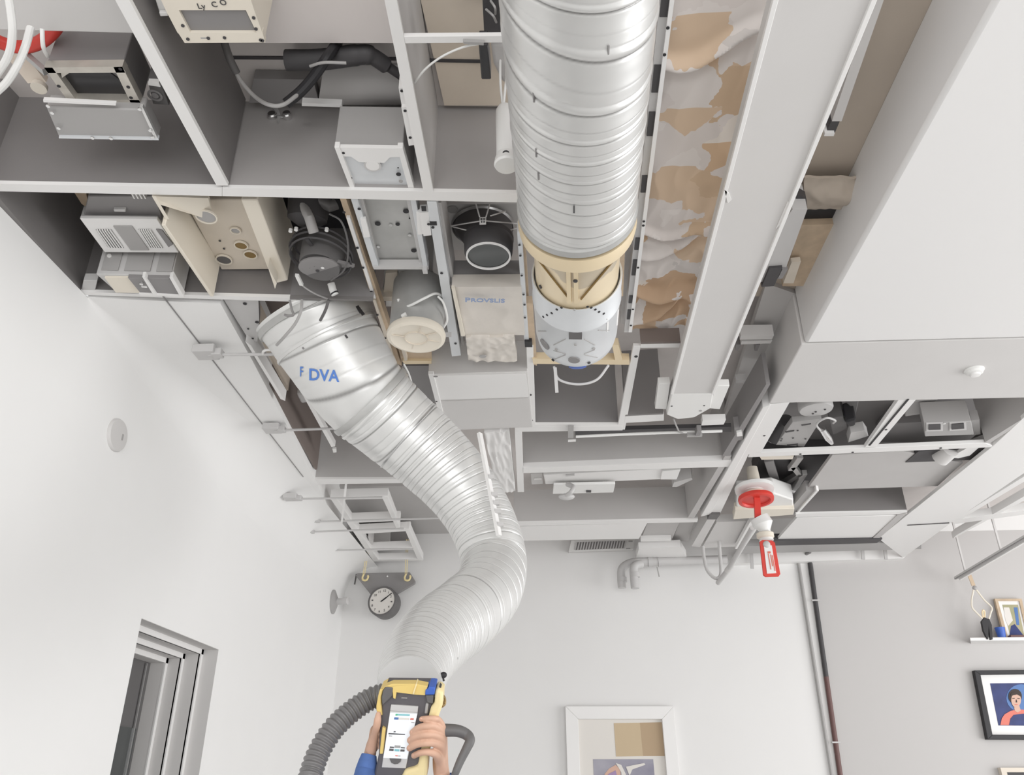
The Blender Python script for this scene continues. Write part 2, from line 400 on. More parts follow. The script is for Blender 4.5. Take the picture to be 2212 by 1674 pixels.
fl.build('flange', 'flange', t)
for p in ((127, 186), (277, 188), (283, 211), (260, 149), (299, 223)): disc(MB(), az(*p, 3.06), DN, .0045, .001, 10).build('bolt', 'black', t)
hb = MB().lathe(az(215, 172, 3.10), DN, [(.045, 0), (.04, .008), (.02, .012)], 24); hb.build('hub', 'brown_board', t)
t = thing('duct_plenum', 'flat grey metal plenum with bright lower edges, attached below the square fan box', 'plenum', az(215, 260, 3.03))
slabm([(99, 231), (311, 237), (342, 302), (127, 297)], 3.035, .045).build('housing', 'grey_plastic', t, bevel=.004)
strip(t, 'edge_lip', [(127, 295), (342, 299), (343, 303), (127, 299)], 3.03, .012, 'galv_light')
strip(t, 'edge_lip', [(302, 230), (308, 231), (342, 302), (335, 302)], 3.03, .01, 'galvanised')
strip(t, 'edge_lip', [(93, 216), (250, 224), (250, 228), (94, 221)], 3.03, .01, 'white_trim')
for p in ((104, 228), (113, 243), (127, 276), (302, 235), (325, 281), (330, 296), (200, 297), (240, 298)): disc(MB(), az(*p, 3.03), DN, .005, .003, 8).build('rivet', 'chrome', t)
t = hung('junction_box', 'small grey plastic box with round knockout right of the square fan box', 'box', [(318, 172), (345, 172), (366, 228), (330, 225)], 3.10, 'charcoal_grey')
pdisc(t, 'knockout', (335, 206), 3.10, .019, 'mid_grey', ring=.006); pdisc(t, 'knockout', (335, 206), 3.10, .009, 'mid_grey')
strip(t, 'clip', [(320, 177), (343, 178), (347, 188), (320, 184)], 3.09, .012, 'white_plastic')
# drop panel upper left with the cables and the red hose
tag(slabm([(-80, -60), (232, -60), (290, 72), (58, 66), (-80, 62)], 3.10, .02).build('access_panel', 'panel_paint', bevel=.002), 'pale grey flat panel above the fan box in the top left corner', 'panel')
tag(MB().tube(sp([az(-60, 60, 3.17), az(10, 95, 3.17), az(62, 100, 3.17), az(105, 78, 3.17), az(128, 40, 3.18), az(110, -10, 3.2)]), .0165, 12).build('red_hose', 'red'), 'thick red hose curving behind the white cables at the left edge', 'hose')
def cable(name, label, cat, pts, r, m, group=None, n=10):
    P = sp([Vector(p) for p in pts])
    return tag(MB().tube(P, r, n).build(name, m), label, cat, group)
cable('cable', 'thick white cable at the far left edge, first of the hanging pair', 'cable', [az(14, -30, 3.0), az(23, 20, 2.98), az(27, 70, 2.96), az(18, 120, 2.95), az(-12, 170, 2.95)], .0085, 'white_plastic')
cable('cable', 'thick white cable curving down from the pale panel across the red hose', 'cable', [az(66, 60, 3.03), az(55, 100, 2.98), az(38, 140, 2.95), az(14, 178, 2.94), az(-20, 210, 2.94)], .0085, 'white_plastic')
cable('cable', 'short thin white cable dropping beside the fan box', 'cable', [az(91, 62, 3.08), az(92, 90, 3.06), az(95, 106, 3.06), az(103, 121, 3.10)], .005, 'white_plastic')
t = thing('wall_bracket', 'beige crumpled bracket plate left of the fan box', 'bracket', az(60, 150, 3.2))
MB().prism([az(20, 130, 3.2), az(60, 125, 3.2), az(100, 178, 3.16), az(75, 178, 3.16), az(60, 180, 3.16)], (0, 0, .02)).build('plate', 'beige_plastic', t)
MB().bar(az(53, 115, 3.17), az(98, 155, 3.12), .02, .012).build('arm', 'galv_dull', t)
pdisc(t, 'knob', (86, 184), 3.16, .02, 'cream', h=.012)
# beige controller box at the top
t = thing('controller_box', 'cream controller box with grey window and scribbled marks, hanging at the top edge', 'controller', az(460, 40, 3.02))
slabm([(300, -100), (500, -100), (572, 93), (399, 92)], 3.05, .28).build('housing', 'cream', t, bevel=.004)
ff = MB()
for q in ([(345, -6), (540, -6), (549, 22), (358, 22)], [(358, 22), (386, 22), (412, 72), (384, 72)], [(531, 22), (549, 22), (567, 72), (555, 72)], [(384, 70), (567, 70), (573, 92), (399, 93)]): ff.prism(pz(q, 3.035), (0, 0, .016))
ff.build('front_frame', 'cream', t)
strip(t, 'window', [(384, 21), (532, 22), (557, 74), (410, 72)], 3.042, .01, 'mid_grey', .003)
dx = (az(520, 10, 3.03) - az(430, 10, 3.03)); dy = az(450, -10, 3.03) - az(450, 20, 3.03)
for s_, p, r in (('C', (458, 15), .2), ('O', (476, 11), 0), ('Ly', (428, 19), .1)): textm(s_, az(*p, 3.034), dx, dy, .019, 'charcoal', t)
for p in ((395, 55), (406, 84), (450, 82), (485, 81), (548, 38), (553, 62), (563, 86), (567, 87)): disc(MB(), az(*p, 3.035), DN, .004, .002, 8).build('screw', 'charcoal', t)
strip(t, 'label_slot', [(433, 81), (448, 81), (449, 84), (434, 84)], 3.034, .003, 'grey_plastic')
t = hung('cable_clip', 'white clip box with thin metal rod beside the first divider board', 'clip', [(329, -20), (354, -20), (364, 33), (346, 35)], 3.06, 'white_plastic', top=3.14)
strip(t, 'lid', [(343, 27), (361, 27), (364, 35), (346, 36)], 3.05, .01, 'white_trim', .002)
MB().tube([az(357, 36, 3.13), az(345, 78, 3.10)], .004, 8).build('rod', 'steel', t)
# second bay
t = thing('conduit', 'grey conduit with thin cable drooping from the cream controller box', 'cable', az(500, 150, 3.2))
MB().tube(sp([az(480, 60, 3.25), az(485, 92, 3.22), az(497, 128, 3.19), az(511, 157, 3.18)]), .010, 12).build('sleeve', 'charcoal_grey', t)
MB().tube(sp([az(509, 155, 3.18), az(523, 178, 3.17), az(550, 208, 3.14), az(580, 226, 3.10), az(612, 226, 3.10), az(645, 203, 3.15)]), .0055, 10).build('cable', 'grey_plastic', t)
t = thing('insulated_pipe', 'black insulated pipe running sideways under the pale deck', 'pipe', az(740, 130, 3.27))
MB().tube(sp([az(618, 130, 3.27), az(690, 129, 3.27), az(770, 119, 3.27), az(800, 120, 3.27), az(835, 142, 3.27), az(880, 172, 3.27)]), [.028] * 17 + [.026] * 8 + [.022] * 8 + [.013] * 8, 14).build('pipe', 'charcoal', t)
cable('strap', 'flat black strap hanging diagonally across the black pipe', 'strap', [az(730, 90, 3.30), az(706, 125, 3.22), az(678, 165, 3.19), az(650, 197, 3.16), az(618, 224, 3.13)], .014, 'black')
cable('cable', 'thin grey wire lying along the black pipe', 'cable', [az(670, 143, 3.2), az(700, 135, 3.19), az(748, 136, 3.19)], .004, 'grey_plastic')
t = thing('knob_bracket', 'small bracket with two round metal knobs on the partition board', 'bracket', az(605, 248, 3.12))
fy = az(600, 408, 3.0).y
MB().prism([ay(*q, fy - .008) for q in ((585, 230), (600, 230), (607, 252), (600, 264), (598, 244))], (0, .01, 0)).build('plate', 'grey_plastic', t)
MB().tube([ay(600, 252, fy - .006), ay(622, 252, fy - .006)], .004, 8).build('pin', 'steel', t)
for p in ((590, 255), (622, 254)): MB().lathe(ay(*p, fy), (0, -1, .1), [(.013, -.01), (.014, .014), (.011, .018)], 18).build('knob', 'chrome', t)
tag(slabm([(548, 170), (676, 172), (690, 224), (538, 222)], 3.29, .035).build('deck_plate', 'mid_grey'), 'dark grey flat plate under the deck behind the drooping conduit', 'plate')
cp = MB(); rows = []
for i in range(9):
    u = i / 8; h = .05 * math.sin(math.pi * u) + .004
    rows.append([az(700 - 14 * u, 140 + 85 * u, 3.325) - V(0, 0, h), az(880, 138 + 86 * u, 3.325) - V(0, 0, h)])
P = [r[0] for r in rows] + [r[1] for r in rows][::-1]
vs = [r[0] for r in rows] + [r[1] for r in rows] + [rows[0][0] + V(0, 0, .03), rows[-1][0] + V(0, 0, .03), rows[0][1] + V(0, 0, .03), rows[-1][1] + V(0, 0, .03)]
fs = [[i, i + 1, 10 + i, 9 + i] for i in range(8)] + [list(range(9)) + [19, 18], list(range(9, 18)) + [21, 20], [0, 9, 20, 18], [8, 17, 21, 19], [18, 19, 21, 20]]
tag(cp.add(vs, fs).build('duct_shell', 'light_board'), 'curved light grey duct shell under the deck beside the second divider board', 'duct')
tag(slabm([(652, 222), (738, 226), (740, 232), (652, 229)], 3.22, .02).build('batten', 'white_trim'), 'short white batten strip along the top of the partition board', 'strip')
# white switch box
t = thing('switch_box', 'grey and white box with a round knockout on its underside, hung between the dividers', 'box', az(810, 365, 3.02))
slabm([(722, 318), (870, 320), (896, 411), (757, 409)], 3.03, .15).build('housing', 'grey_plastic', t, bevel=.003)
strip(t, 'cover', [(733, 322), (862, 324), (884, 410), (765, 408)], 3.024, .01, 'galv_light')
for q in ([(722, 318), (733, 318), (768, 409), (757, 409)], [(858, 320), (870, 320), (896, 411), (883, 411)]): strip(t, 'side_flange', q, 3.012, .02, 'white_trim', .001)
strip(t, 'end_flange', [(733, 319), (860, 321), (864, 339), (842, 340), (830, 352), (775, 350), (758, 338), (738, 338)], 3.016, .012, 'white_trim')
pdisc(t, 'knockout', (805, 357), 3.018, .0235, 'light_grey', ring=.005); pdisc(t, 'knockout', (805, 357), 3.018, .0185, 'white_trim', h=.002)
for p, r in (((861, 376), .007), ((742, 330), .004), ((758, 384), .004), ((860, 362), .002)): pdisc(t, 'screw_hole', p, 3.017, r, 'black', n=12)
pdisc(t, 'screw', (866, 391), 3.017, .006, 'grey_plastic', n=12)
# plates screwed to the second divider
t = thing('hanger_plate', 'white drilled hanger plates beside the second divider board', 'bracket', az(878, 250, 3.03))
slabm([(861, 190), (872, 190), (879, 228), (868, 230)], 3.03, .06).build('plate', 'white_trim', t)
slabm([(867, 232), (882, 230), (896, 313), (883, 315)], 3.02, .06).build('plate', 'white_trim', t)
for p in ((868, 196), (875, 239), (886, 297)): pdisc(t, 'hole', p, 3.02 if p[1] > 220 else 3.03, .004, 'black', n=10)
# third bay: cross rail, white pendant, wire, black duct box
t = thing('cross_rail', 'slim white rail spanning from the second divider board to the big spiral duct', 'rail', az(985, 85, 3.0))
slabm([(872, 79), (1110, 77), (1110, 92), (875, 94)], 3.0, .012).build('rail', 'white_trim', t, bevel=.001)
strip(t, 'clip', [(1000, 90), (1045, 92), (1045, 98), (1002, 95)], 2.99, .012, 'grey_plastic')
yp = 1.60
t = thing('pendant_socket', 'white pendant socket with flared end hanging beside the big spiral duct', 'lamp socket', ay(1094, 355, yp))
bt, tp = ay(1094, 346, yp), ay(1090, 232, yp); axv = (tp - bt)
L = axv.length
MB().lathe(bt, axv, [(.012, 0), (.0265, .006), (.0255, .05), (.0252, L * .80), (.024, L * .93), (.018, L), (.005, L + .002)], 28).build('body', 'white_plastic', t)
MB().lathe(bt, axv, [(.030, -.020), (.033, -.014), (.030, .004), (.0265, .016), (.024, .024)], 28).build('flared_rim', 'white_plastic', t)
MB().lathe(ay(1093, 331, yp - .0265), (0, -1, -.3), [(.0085, -.01), (.0085, .004)], 20, sq=.75).build('socket_hole', 'black', t)
for p in ((1081, 92, 1.5), (1102, 118, 1.6)):
    MB().tube(sp([ay(p[0], p[1], p[2]), ay((p[0] * .6 + 1088 * .4) - 3, 175, 1.57), ay(1087, 235, yp)]), .0036, 8).build('cord', 'white_plastic', t)
MB().lathe(tp - axv * .02, axv, [(.009, 0), (.009, .012), (.006, .014)], 16).build('collar', 'grey_plastic', t)
cable('cable', 'thin white wire arching from the cross rail to the second divider board', 'cable', [az(1042, 93, 3.0), az(1000, 102, 3.0), az(955, 122, 3.0), az(918, 150, 3.01), az(893, 182, 3.03)], .0026, 'white_plastic')
t = hung('duct_box', 'black open box with loose wires left of the big spiral duct at the top edge', 'box', [(1040, -40), (1100, -40), (1100, 76), (1046, 76)], 3.20, 'charcoal')
for a, b in (((1050, 20), (1072, 48)), ((1060, 2), (1070, 30))): MB().tube(sp([az(*a, 3.195), az((a[0] + b[0]) / 2 + 4, (a[1] + b[1]) / 2, 3.17), az(*b, 3.195)]), .003, 8).build('wire', 'grey_plastic', t)
tag(slabm([(1034, 97), (1054, 97), (1061, 172), (1040, 172)], 3.05, .05).build('bracket', 'black_gloss', bevel=.003), 'black rectangular bracket hanging below the cross rail beside the pendant cords', 'bracket')
tag(slabm([(1060, 95), (1100, 95), (1100, 180), (1085, 180), (1066, 140)], 3.25, .07).build('cover_plate', 'light_grey', bevel=.01), 'rounded light grey cover plate behind the white pendant cords', 'plate')
# ---------------------------------------------------------------- left row beyond the partition
t = thing('heater_unit', 'grey heater unit with two white louvred vents in the left bay', 'heater', az(290, 540, 3.0))
slabm([(190, 424), (338, 424), (350, 478), (178, 477)], 3.075, .25).build('rear_housing', 'mid_grey', t, bevel=.004)
slabm([(172, 472), (339, 474), (386, 546), (226, 545)], 3.06, .05).build('vent_housing', 'light_grey', t, bevel=.003)
strip(t, 'face_plate', [(172, 472), (339, 474), (386, 546), (226, 545)], 3.048, .012, 'white_trim', .002)
for q in ([(207, 496), (240, 496), (268, 536), (234, 535)], [(298, 496), (326, 497), (352, 536), (322, 535)]):
    gp = strip(t, 'vent', q, 3.0465, .002, 'charcoal')
    for k in range(6):
        u = (k + .5) / 6
        a = (q[0][0] + (q[1][0] - q[0][0]) * u, q[0][1]); b = (q[3][0] + (q[2][0] - q[3][0]) * u, q[3][1])
        MB().bar(az(*a, 3.045), az(*b, 3.045), .0034, .004).build('louvre', 'white_trim', gp)
strip(t, 'centre_panel', [(244, 489), (285, 489), (322, 541), (282, 541)], 3.044, .004, 'grey_plastic', .001)
strip(t, 'end_vent', [(337, 496), (350, 498), (374, 528), (364, 534)], 3.044, .004, 'mid_grey')
strip(t, 'handle', [(245, 453), (271, 453), (272, 459), (246, 458)], 3.065, .02, 'light_grey', .003)
for k in range(4): strip(t, 'louvre', [(283 + 8 * k, 419), (286 + 8 * k, 419), (292 + 8 * k, 430), (289 + 8 * k, 430)], 3.065, .015, 'white_trim')
t = thing('filter_box', 'grey box with pale frames and square panels, hung under the white louvred heater', 'box', az(310, 600, 2.98))
slabm([(207, 592), (372, 596), (396, 640), (252, 632)], 2.985, .16).build('housing', 'light_grey', t, bevel=.003)
n0, n1 = az(207, 592, 2.985), az(372, 596, 2.985)
dn = V(n1.y - n0.y, -(n1.x - n0.x), 0).normalized()
def npt(u, h): return n0 + (n1 - n0) * u + V(0, 0, h) + dn * .0005
for u0, u1 in ((.06, .28), (.36, .70), (.78, .985)):
    MB().prism([npt(u0, .015), npt(u1, .015), npt(u1, .14), npt(u0, .14)], dn * .003).build('panel', 'grey_plastic', t)
MB().lathe(npt(.12, .07), dn, [(.008, 0), (.007, .006)], 14).build('button', 'white_plastic', t)
strip(t, 'tray', [(226, 600), (285, 600), (304, 633), (250, 632)], 2.978, .008, 'cream')
strip(t, 'cover', [(276, 600), (308, 601), (332, 634), (303, 633)], 2.972, .014, 'mid_grey', .001)
strip(t, 'cover', [(312, 601), (366, 602), (388, 637), (338, 636)], 2.972, .014, 'mid_grey', .001)
for q in ([(307, 598), (313, 598), (339, 637), (331, 637)], [(366, 600), (373, 598), (397, 640), (388, 639)], [(300, 634), (396, 639), (397, 642), (303, 638)]): strip(t, 'frame_bar', q, 2.966, .02, 'white_trim')
MB().lathe(az(306, 611, 2.972), DN, [(.007, 0), (.006, .006)], 14).build('screw', 'chrome', t); strip(t, 'latch', [(305, 619), (317, 620), (318, 622), (306, 621)], 2.968, .005, 'white_trim')
tag(slabm([(180, 606), (210, 606), (205, 629), (175, 631)], 3.01, .03).build('corner_block', 'light_grey', bevel=.002), 'small pale corner block at the left end of the bay, beside the filter box', 'block')
tag(slabm([(160, 415), (186, 415), (192, 452), (176, 440)], 3.2, .1).build('wood_block', 'wood'), 'small wooden block at the back of the left bay', 'block')
# cream trough
t = thing('equipment_trough', 'cream crumpled trough with side flanges and brown holes, between heater and black fan', 'trough', az(490, 520, 3.0))
slabm([(395, 430), (545, 432), (585, 582), (478, 583)], 3.10, .23).build('base_plate', 'beige_plastic', t, bevel=.004)
def flange(bot, z0, top, z1, thick, m='cream', name='flange'):
    a = [az(*p, z0) for p in bot]; b = [az(*p, z1) for p in top]
    off = V(thick, 0, 0)
    MB().hexa([a[0], a[1], a[1] + off, a[0] + off], [b[0], b[1], b[1] + off, b[0] + off]).build(name, m, t, bevel=.002)
A0, A1 = az(357, 486, 2.97), az(462, 641, 2.97)
MB().hexa([A0, A1, A1 - V(.012, 0, 0), A0 - V(.012, 0, 0)], [lift(A0, .15), lift(A1, .15), lift(A1, .15) - V(.012, 0, 0), lift(A0, .15) - V(.012, 0, 0)]).build('flange', 'cream', t, bevel=.002)
slabm([(520, 432), (556, 432), (622, 606), (598, 612), (577, 578)], 3.03, .2).build('flange', 'cream', t, bevel=.004)
MB().prism([az(579, 578, 2.99), az(598, 612, 2.99), az(594, 624, 2.99)], (0, 0, .05)).build('torn_corner', 'cream', t)
fp = MB(); q = [az(328, 424, 3.0), az(450, 428, 3.05), az(462, 478, 3.07), az(430, 468, 3.03), az(346, 442, 2.99)]
fp.prism(q, (0, 0, .012)); fp.build('torn_flap', 'cream', t)
MB().hexa([az(328, 424, 2.99), az(336, 424, 2.99), az(366, 474, 2.99), az(358, 474, 2.99)], [az(328, 424, 3.06), az(336, 424, 3.06), az(366, 474, 3.06), az(358, 474, 3.06)]).build('edge_strip', 'cream', t)
for p, r, m_ in (((446, 467), .028, 'grey_plastic'), ((521, 529), .020, 'bronze'), ((541, 549), .020, 'bronze'), ((484, 560), .024, 'charcoal_grey'), ((509, 497), .015, 'grey_plastic')):
    z_ = 3.098 if p[1] > 470 else 3.04
    pdisc(t, 'collar', p, z_, r * 1.15, 'cream', h=.005, ring=.004); pdisc(t, 'port', p, z_, r, m_, h=.002)
for p in ((431, 435), (475, 520), (484, 537)): pdisc(t, 'screw', p, 3.06 if p[1] < 440 else 3.098, .004, 'charcoal', n=10)
tag(slabm([(455, 584), (612, 584), (634, 646), (470, 638)], 3.14, .15).build('ledge_panel', 'grey_board'), 'grey ledge panel behind the end of the cream trough', 'panel')
# black fan
t = thing('extractor_fan', 'round dark extractor fan with a drilled plate and ring guard', 'fan', az(690, 578, 2.98))
c = az(690, 578, 2.99)
MB().lathe(c, (0.05, 0.12, 1), [(.001, 0), (.064, 0), (.066, .006), (.072, .08), (.06, .09), (.03, .095)], 40).build('drum', 'charcoal_grey', t)
MB().lathe(c, (0.05, .12, -1), [(.0645, -.004), (.0655, .002), (.062, .004)], 40).build('drum_plate', 'mid_grey', t)
for k, (r, hz) in enumerate(((.098, .035), (.101, .055), (.094, .08))):
    MB().lathe(c + V(0, 0, hz), (0.10, .10, 1), [(r, -.004), (r + .004, 0), (r, .004), (r - .004, 0)], 48, closed=True).build('ring_guard', 'charcoal', t)
for a in (20, 140, 260):
    e = Vector((math.cos(math.radians(a)), math.sin(math.radians(a)), 0)); MB().bar(c + V(0, 0, .04) + e * .066, c + V(0, 0, .04) + e * .1, .012, .006).build('guard_arm', 'charcoal', t)
MB().prism([c + V(.055, -.03, .0), c + V(.105, .03, .02), c + V(.095, .05, .03), c + V(.055, .03, .02)], (0, 0, .012)).build('blade', 'mid_grey', t)
for p, r, m_ in (((678, 574), .004, 'black'), ((668, 577), .004, 'black'), ((664, 575), .003, 'black'), ((686, 585), .006, 'charcoal'), ((697, 578), .006, 'chrome'), ((648, 568), .003, 'black'), ((685, 566), .002, 'black')):
    pdisc(t, 'bolt', p, 2.985, r, m_, n=12)
t = thing('fan_motor', 'dark fan motor with grey crank arm behind the round extractor fan', 'motor', az(665, 470, 3.10))
MB().lathe(az(662, 487, 3.09), (.1, -.3, .9), [(.03, 0), (.062, .02), (.068, .09), (.05, .16)], 28).build('casing', 'charcoal', t)
MB().tube([az(655, 443, 3.12), az(668, 470, 3.07), az(678, 502, 3.04)], [.015, .0155, .016], 16).build('crank_arm', 'grey_plastic', t)
MB().tube([az(684, 430, 3.15), az(715, 445, 3.13), az(725, 440, 3.14)], .02, 14).build('pipe_elbow', 'charcoal_grey', t)
for p in ((628, 495), (640, 492), (706, 493)): pdisc(t, 'clip', p, 3.05, .006, 'white_plastic', n=10, h=.01)
t = thing('pipe_stub', 'short white pipe stub hanging under the black fan', 'pipe', az(724, 625, 2.97))
MB().tube([az(715, 612, 3.02), az(719, 626, 3.0), az(724, 637, 2.985)], .0125, 16).build('pipe', 'white_plastic', t); MB().tube([az(722, 632, 2.99), az(723, 634, 2.987)], .0135, 16).build('band', 'black', t)
cable('cable', 'thin grey cable looping under the round black fan', 'cable', [az(640, 600, 3.0), az(655, 618, 2.99), az(680, 634, 2.99), az(707, 645, 3.0)], .003, 'grey_plastic')
cable('cable', 'thin grey cable curling right of the round black fan', 'cable', [az(712, 462, 3.05), az(738, 480, 3.02), az(752, 530, 3.0), az(745, 580, 2.99), az(715, 606, 2.98)], .003, 'charcoal_grey')
tag(slabm([(637, 596), (645, 597), (655, 618), (647, 617)], 2.985, .01).build('cable_clip', 'white_plastic'), 'tiny white clip at the lower left of the black fan', 'clip')
# tan slotted rail
t = thing('slotted_rail', 'long tan and white slotted rail running away between fan and galvanised panel', 'rail', az(800, 610, 3.0))
slabm([(734, 428), (747, 428), (868, 790), (848, 782)], 3.045, .04).build('rail', 'wood', t)
slabm([(748, 470), (756, 470), (812, 645), (805, 645)], 3.035, .02).build('face_strip', 'white_trim', t)
slabm([(805, 648), (811, 648), (856, 785), (848, 785)], 3.035, .02).build('face_strip', 'beige_plastic', t)
for p in ((743, 458), (772, 535), (784, 578), (802, 630), (815, 680), (832, 730)): pdisc(t, 'hole', p, 3.033, .005, 'black', n=10)
# galvanised access panel
t = thing('galvanised_tray', 'flat galvanised tray with bolt holes and hinged side flanges, right of the tan rail', 'tray', az(850, 510, 3.03))
slabm([(783, 428), (888, 430), (915, 580), (822, 580)], 3.05, .06).build('tray', 'galv_dull', t, bevel=.002)
for q in ([(757, 428), (772, 428), (820, 580), (806, 580)], [(886, 430), (898, 430), (924, 576), (914, 578)]): strip(t, 'side_flange', q, 3.02, .05, 'galv_light', .001)
for q in ([(768, 428), (784, 428), (822, 580), (812, 580)], [(878, 432), (888, 432), (914, 578), (908, 578)]): strip(t, 'side_flange', q, 3.035, .03, 'light_grey', .001)
for q in ([(778, 474), (790, 474), (800, 512), (786, 514)], [(899, 460), (908, 458), (915, 506), (902, 508)]): strip(t, 'hinge_plate', q, 3.012, .012, 'white_trim', .001)
strip(t, 'lower_lip', [(806, 577), (925, 577), (926, 582), (808, 582)], 3.015, .03, 'light_grey')
for p, r in (((877, 456), .009), ((816, 483), .009), ((859, 484), .007), ((894, 541), .009), ((803, 543), .008), ((776, 451), .005), ((885, 471), .003), ((790, 505), .003)): pdisc(t, 'hole', p, 3.048 if 795 < p[0] < 900 else 3.018, r, 'black', n=14)
for p in ((885, 508), (817, 533), (844, 486)): pdisc(t, 'screw', p, 3.048, .006, 'chrome', n=12)
strip(t, 'latch', [(912, 584), (922, 584), (924, 592), (914, 592)], 3.0, .03, 'light_grey', .001)
# beige duct piece and canister
t = hung('duct_section', 'dull beige sheet metal duct section with a smoky panel, above the round canister', 'duct', [(830, 585), (935, 585), (955, 640), (826, 641)], 3.15, 'galv_dull')
strip(t, 'panel', [(833, 590), (858, 588), (862, 638), (828, 640)], 3.14, .012, 'beige_plastic'); strip(t, 'edge', [(822, 641), (958, 641), (960, 650), (830, 650)], 3.12, .04, 'beige_plastic')
strip(t, 'tab', [(834, 650), (847, 650), (847, 662), (834, 662)], 3.12, .03, 'white_trim')
t = thing('canister', 'round metal canister with a cream ribbed end cap facing down', 'canister', az(900, 726, 2.93))
c = az(899, 728, 2.89); ax3 = V(.0, .04, 1)
MB().lathe(c, ax3, [(.094, .006), (.0935, .22)], 48).build('drum', 'galv_dull', t)
MB().lathe(c, ax3, [(.001, -.004), (.075, -.004), (.088, -.008), (.1, -.004), (.102, .008), (.098, .02), (.094, .022)], 48).build('end_cap', 'cream', t)
MB().lathe(c, ax3, [(.038, -.008), (.041, -.008), (.041, -.003), (.038, -.003)], 36, closed=True).build('cap_ring', 'beige_plastic', t)
for a in (20, 110, 200, 290, 335):
    e = V(math.cos(math.radians(a)), math.sin(math.radians(a)), 0); MB().bar(c + e * .041 - V(0, 0, .006), c + e * .084 - V(0, 0, .006), .003, .003).build('cap_rib', 'beige_plastic', t)
MB().bar(ay(868, 684, c.y - .09), ay(878, 678, c.y - .095), .01, .01).build('bolt', 'white_plastic', t)
cable('cable', 'pale double loop of wire hooked over the round canister', 'cable', [az(860, 645, 3.0), az(866, 662, 2.98), az(885, 660, 2.96), az(915, 645, 2.97), az(940, 634, 3.0), az(957, 640, 3.02)], .0045, 'white_plastic')
cable('cable', 'thin white wire bowing along the right side of the round canister', 'cable', [az(946, 640, 3.0), az(958, 655, 2.98), az(966, 690, 2.95), az(955, 712, 2.93)], .004, 'white_plastic')
t = thing('timber_shelf', 'small tan timber bracket shelf below the round canister', 'shelf', az(890, 770, 3.0))
slabm([(860, 752), (932, 755), (932, 783), (868, 782)], 3.04, .02).build('shelf', 'wood', t); strip(t, 'edge', [(870, 779), (932, 780), (932, 786), (872, 787)], 3.03, .04, 'gold_band')
slabm([(864, 745), (870, 745), (880, 778), (874, 780)], 3.02, .05).build('bracket', 'beige_plastic', t)
tag(slabm([(945, 718), (975, 718), (975, 728), (947, 728)], 3.0, .03).build('mounting_plate', 'light_grey'), 'small grey drilled mounting plate right of the canister cap', 'plate')
# white slotted rail
t = thing('slotted_rail', 'white slotted rail running away between galvanised tray and black reducer', 'rail', az(960, 600, 3.0))
slabm([(922, 436), (943, 436), (996, 768), (976, 770)], 3.0, .05).build('rail', 'galv_light', t, bevel=.001)
for q in ([(928, 479), (943, 479), (944, 487), (930, 487)], [(910, 447), (920, 447), (921, 456), (911, 456)]): strip(t, 'slot', q, 2.998, .003, 'black')
for p in ((935, 491), (954, 590), (984, 742), (926, 484)): pdisc(t, 'hole', p, 2.999, .005, 'black', n=10)
slabm([(906, 460), (926, 458), (932, 508), (915, 510)], 3.005, .03).build('hinge_plate', 'white_trim', t)
slabm([(946, 438), (953, 438), (1003, 745), (997, 745)], 3.03, .10).build('web', 'light_board', t)
# ---------------------------------------------------------------- big spiral duct, its foil liner and the can
def wob(seed):
    rr = random.Random(seed); c = [(rr.uniform(.5, 1.5), rr.uniform(0, 6.28)) for _ in range(4)]
    return lambda L: sum(math.sin(L * 2.1 * (i + 1) * k + ph) for i, (k, ph) in enumerate(c)) / 4
def ribs(pitch, amp, tilt=0.0, wid=.16, jitter=None, turn=1.0):
    def f(L, a):
        ph = L / pitch + turn * a / (2 * math.pi) + tilt * math.cos(a)
        if jitter: ph += jitter(L)
        k = ph - math.floor(ph); e = math.exp(-((k - .5) / wid) ** 2)
        k2 = abs(k - .5); dip = math.exp(-((k2 - 2.4 * wid) / (wid * .6)) ** 2)
        return 1 + amp * e - amp * .45 * dip
    return f
def gs(x, c, w): return math.exp(-((x - c) / w) ** 2)
def skin(pitch, tilt, jit, amp=1.0, rg=1.0, gv=1.0):
    def f(L, a, rg=rg, gv=gv):
        ph = L / pitch + a / (2 * math.pi) + tilt * math.cos(a + .5) + jit(L); k = ph - math.floor(ph); n_ = math.floor(ph); h = math.sin(n_ * 12.9) * .5 + .5
        w = math.sin(L * 61 + 1.3 * math.cos(a)) * .0022 + math.sin(L * 137 + a * 2) * .001
        return 1 + amp * (rg * (.006 + .014 * h) * gs(k, .5, .075) - gv * (.006 + .007 * h) * gs(k, .62, .032) - gv * .004 * gs(k, .39, .022) - gv * .006 * (1 - h) * gs(k, .12, .022) + w)
    def mf(L, a):
        ph = L / pitch + a / (2 * math.pi) + tilt * math.cos(a + .5) + jit(L); k = ph - math.floor(ph); h = math.sin(math.floor(ph) * 12.9) * .5 + .5
        return min(1, (.45 + .55 * h) * gs(k, .62, .032) + (1 - h) * .7 * gs(k, .12, .022))
    f.mf = mf
    return f
duct_skin = skin(.078, .30, lambda L: .45 * math.sin(L * 6) + .25 * math.sin(L * 15), 1.0, .8, 1.5)
A0 = az(1250, -30, 2.80); A1 = V(az(1247, 444, 2.80).x, 1.60, 2.80)
A0 = A1 + (A0 - A1) * ((A1.y - .45) / (A1.y - A0.y))
dA = (A1 - A0).normalized()
t = thing('spiral_duct', 'large silver spiral duct running overhead at the top centre of the photo', 'duct', (A0.x, (A0.y + A1.y) / 2, 2.65))
n = 1300
MB().tube([A0 + (A1 - A0) * (i / n) for i in range(n + 1)], [.139 + .008 * min(1, i / n * 2) for i in range(n + 1)], 72, rfun=duct_skin, mfun=duct_skin.mf).build('duct', 'galvanised', t, sharp=60)
